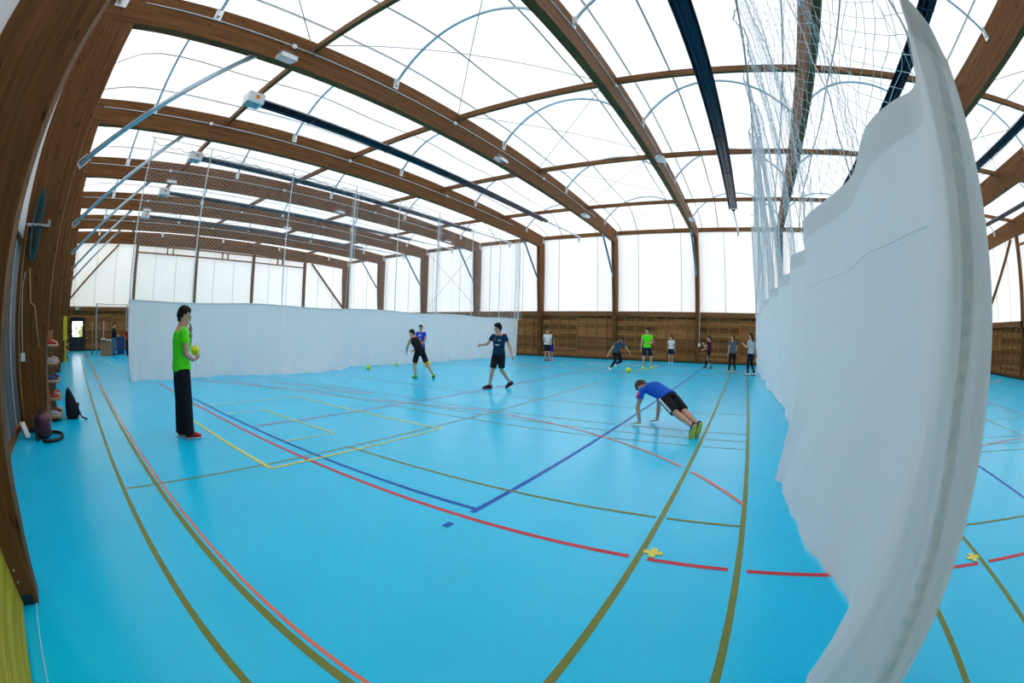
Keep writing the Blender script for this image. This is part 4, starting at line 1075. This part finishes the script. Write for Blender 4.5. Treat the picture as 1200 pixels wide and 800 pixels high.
MB().tube([(0, 0, 2.4), (0.01, -0.03, 2.2), (0.0, 0.0, 1.22)], 0.006, 5).build('cable', M['rope'], sk_)
MB().box((-0.03, -0.04, 1.1), (0.03, 0.04, 1.22)).build('socket_body', M['white'], sk_)
sk2 = thing('hanging_switch', 'white switch hanging on a cable by the far post beside the person in maroon', 'switch', (FX[4] + 0.2, 24.7, 0))
MB().tube([(0, 0, 3.2), (0.0, 0, 1.1)], 0.012, 5).build('cable', M['rope'], sk2)
MB().box((-0.06, -0.05, .98), (0.06, 0.05, 1.14)).build('switch_body', M['white'], sk2)

# vacuum cleaner with hose
vc = thing('vacuum_cleaner', 'dark maroon drum vacuum cleaner with black hose by the near post', 'vacuum', (-7.42, -0.76, 0))
MB().tube([(0, 0, 0.03), (0, 0, 0.06), (0, 0, 0.26), (0, 0, 0.33), (0, 0, 0.37)], [.17, .18, .18, .165, .09], 24).build('drum', M['maroon'], vc, smooth=True)
MB().tube([(-.1, 0, .34), (-.08, 0, .42), (.08, 0, .42), (.1, 0, .34)], .014, 8).build('handle', M['black'], vc, smooth=True)
MB().tube([(0.17 * math.cos(a) + 0.16 + .13 * math.cos(a), .17 * math.sin(a) * 1.5 + 0.14, .04) for a in [k * math.pi / 12 for k in range(-2, 21)]], .028, 8).build('hose', M['black'], vc, smooth=True)
MB().bar((0.15, -.30, .05), (-.05, -.42, .22), .10, .04).build('nozzle', M['white'], vc)

# shoe shelves
def shelf(lb, x, n, y1=-0.36, h=1.5):
    t = thing('shoe_rack', lb, 'rack', (x, -0.65, 0))
    for sx in (-0.45, 0.45):
        MB().box((sx - .015, -0.3, 0), (sx + .015, 0.02, h)).build('side_panel', M['shelf'], t)
    for k in range(n):
        z = .06 + k * h / n
        MB().add([(-.45, -.3, z), (.45, -.3, z), (.45, .26, z + .0), (-.45, .26, z), (-.45, -.3, z + .02), (.45, -.3, z + .02), (.45, .26, z + .02), (-.45, .26, z + .02)],
                 [(0, 3, 2, 1), (4, 5, 6, 7), (0, 1, 5, 4), (1, 2, 6, 5), (2, 3, 7, 6), (3, 0, 4, 7)]).build('shelf', M['shelf'], t)
        for sx in (-0.15, 0.15):
            MB().box((sx - .01, -.28, z + .02), (sx + .01, .12, z + .02 + h / n - .04)).build('divider', M['shelf'], t)
    return t
shelf('wooden shoe rack beyond the near timber post, above the black backpack', -9.0, 5)
shelf('wooden shoe rack farther along the near wall beyond the yellow box', -24.2, 4, h=1.3)
SC = [(0.6, 0.6, 0.62), (0.05, 0.05, 0.06), (0.5, 0.08, 0.05), (0.35, 0.12, 0.05), (0.1, 0.12, 0.3), (0.55, 0.5, 0.45)]
rn = random.Random(3); names = ['white', 'black', 'red', 'brown', 'navy', 'beige']
def shoe(x, y, z, ci, where):
    t = thing('shoe', '%s shoe %s' % (names[ci], where), 'shoe', (x, y, z), math.pi * 0 + rn.uniform(-.2, .2), 'shoes on the racks')
    MB().tube([(0, -.12, .05), (0, -.08, .055), (0, 0, .055), (0, .07, .04), (0, .13, .03), (0, .15, .025)], [(.03, .035), (.036, .05), (.04, .05), (.042, .035), (.035, .025), (.015, .015)], 10, side=(1, 0, 0)).build('upper', cm('shoe_' + names[ci], SC[ci]), t, smooth=True)
    MB().box((-.04, -.13, 0), (.04, .14, .018)).build('sole', M['white'], t)
rows = ['lowest', 'second', 'third', 'fourth', 'top']
for rx, nm, nn, hh_ in ((-9.0, 'rack above the backpack', 5, 1.5), (-24.2, 'rack beyond the yellow box', 4, 1.3)):
    for k in range(nn):
        for q, (dx, wn_) in enumerate(((-.3, 'far'), (0.0, 'middle'), (.3, 'near'))):
            shoe(rx + dx, -0.56, .082 + k * hh_ / nn, (k * 2 + q * 3 + (rx < -20)) % 6, 'in the %s compartment of the %s shelf, %s' % (wn_, rows[k], nm))
# backpack
bp = thing('backpack', 'black backpack slumped on the floor against the shoe rack', 'bag', (-8.85, -0.15, 0))
bk = MB(); bk.tube([(0, 0, 0.0), (0, 0, .06), (0, -.01, .2), (0, -.04, .36), (0, -.06, .48), (0, -.07, .54)], [(.19, .13), (.21, .16), (.19, .15), (.14, .11), (.08, .06), (.03, .02)], 14, side=(1, 0, 0))
remeshed(bk, 'bag_body', cm('bag_black', (0.012, 0.012, 0.02)), bp, .02, 2)
MB().tube([(-.1, .12, .08), (0, .17, .07), (.1, .12, .08), (.1, .13, .22), (0, .15, .24), (-.1, .13, .22)], .03, 8, closed=True).build('front_pocket', cm('bag_black', (0.012, 0.012, 0.02)), bp, smooth=True)
MB().tube([(.15, .05, .4), (.22, .12, .25), (.25, .2, .05), (.36, .32, .02)], [(.02, .006)] * 4, 6).build('strap', M['black'], bp)
# yellow box on post
yb = thing('rescue_post', 'tall yellow post with a yellow box on the near wall beyond the shoe rack', 'post', (-22.3, -0.55, 0))
MB().box((-.06, -.06, 0), (.06, .02, 1.0)).build('post', M['yellow'], yb)
MB().box((-.12, -.12, 1.0), (.12, .10, 2.05)).build('box', M['yellow'], yb)
# grey equipment frame
gf = thing('net_frame', 'grey steel frame with slack net on top near the left gable door', 'frame', (-28.1, 2.65, 0))
MB().box((-.35, -1.12, 0), (.05, -1.04, 2.9)).build('upright', M['grey'], gf)
MB().box((-.04, 1.04, 0), (.04, 1.12, 2.85)).build('upright', M['grey'], gf)
MB().tube([(0, -1.08, 2.88), (0, 0, 2.84), (0, 1.08, 2.86)], .015, 6).build('crossbar', M['cable'], gf)
net_mesh(lambda s, t: (-.02, -1.05 + s, 2.86 - t * (.25 + .05 * math.sin(s * 6))), 2.1, .3, .06, .005).build('netting', M['cable'], gf, kind='stuff')
for (nm, lb, y, x, m_) in (('pole', 'brown wooden pole leaning left of the grey frame', 1.30, -29.2, 'shelf'), ('pole', 'pale pole standing behind the grey frame beside the boxes', 2.05, -27.9, 'grey')):
    o = MB().tube([(0, 0, 0), (0.0, 0.03, 1.9)], .045, 8).build(nm, M[m_], None, smooth=True); o.location = (x, y, 0); tag(o, lb, 'pole')
for (lb, y, h, wd) in (('taller cardboard box with white items on top by the grey frame', 2.0, .80, .36), ('shorter cardboard box next to the person in the black jacket', 2.38, .74, .30)):
    t = thing('cardboard_box', lb, 'box', (-26.9, y, 0))
    MB().box((-.25, -wd / 2, 0), (.25, wd / 2, h)).build('box_body', M['card'], t)
    MB().add([(.25, -wd / 2, h), (.25, wd / 2, h), (.38, wd / 2, h + .06), (.38, -wd / 2, h + .06), (.25, -wd / 2, h + .01), (.25, wd / 2, h + .01), (.38, wd / 2, h + .07), (.38, -wd / 2, h + .07)], [(0, 1, 2, 3), (7, 6, 5, 4), (0, 4, 5, 1), (2, 6, 7, 3)]).build('flap', M['card'], t)
    for k in range(3):
        o = MB().sphere((0, 0, 0), (.08, .075, .08), 10, 8).build('bundle', whitec if k != 1 else cm('beige', (.5, .35, .2)), None, smooth=True); o.location = (-26.9 + (.1 if k == 1 else -.12), y - .09 + .09 * k, h + .081)
        tag(o, ('white cloth bundle toward the door side', 'beige cloth bundle', 'white cloth bundle toward the people side')[k] + ' on the ' + lb.split(' with')[0].split(' next')[0], 'cloth', 'bundles on the boxes')
mt = thing('gym_mat', 'blue gym mat standing on edge behind the person in red', 'mat', (-27.6, 4.55, 0))
MB().box((-.15, -.35, .0), (.15, .95, 1.75)).build('mat_body', M['blue'], mt)
MB().box((.15, -.35, 1.1), (.16, .95, 1.14)).build('mat_seam', M['white'], mt)
bn = thing('blue_crate', 'stack of blue crates between the two people near the left gable', 'crate', (-28.0, 3.3, 0))
for k in range(3): MB().box((-.2, -.25, .34 * k + .0), (.2, .25, .34 * k + .32)).build('crate', cm('crate_blue', (0.02, 0.08, 0.22)), bn)
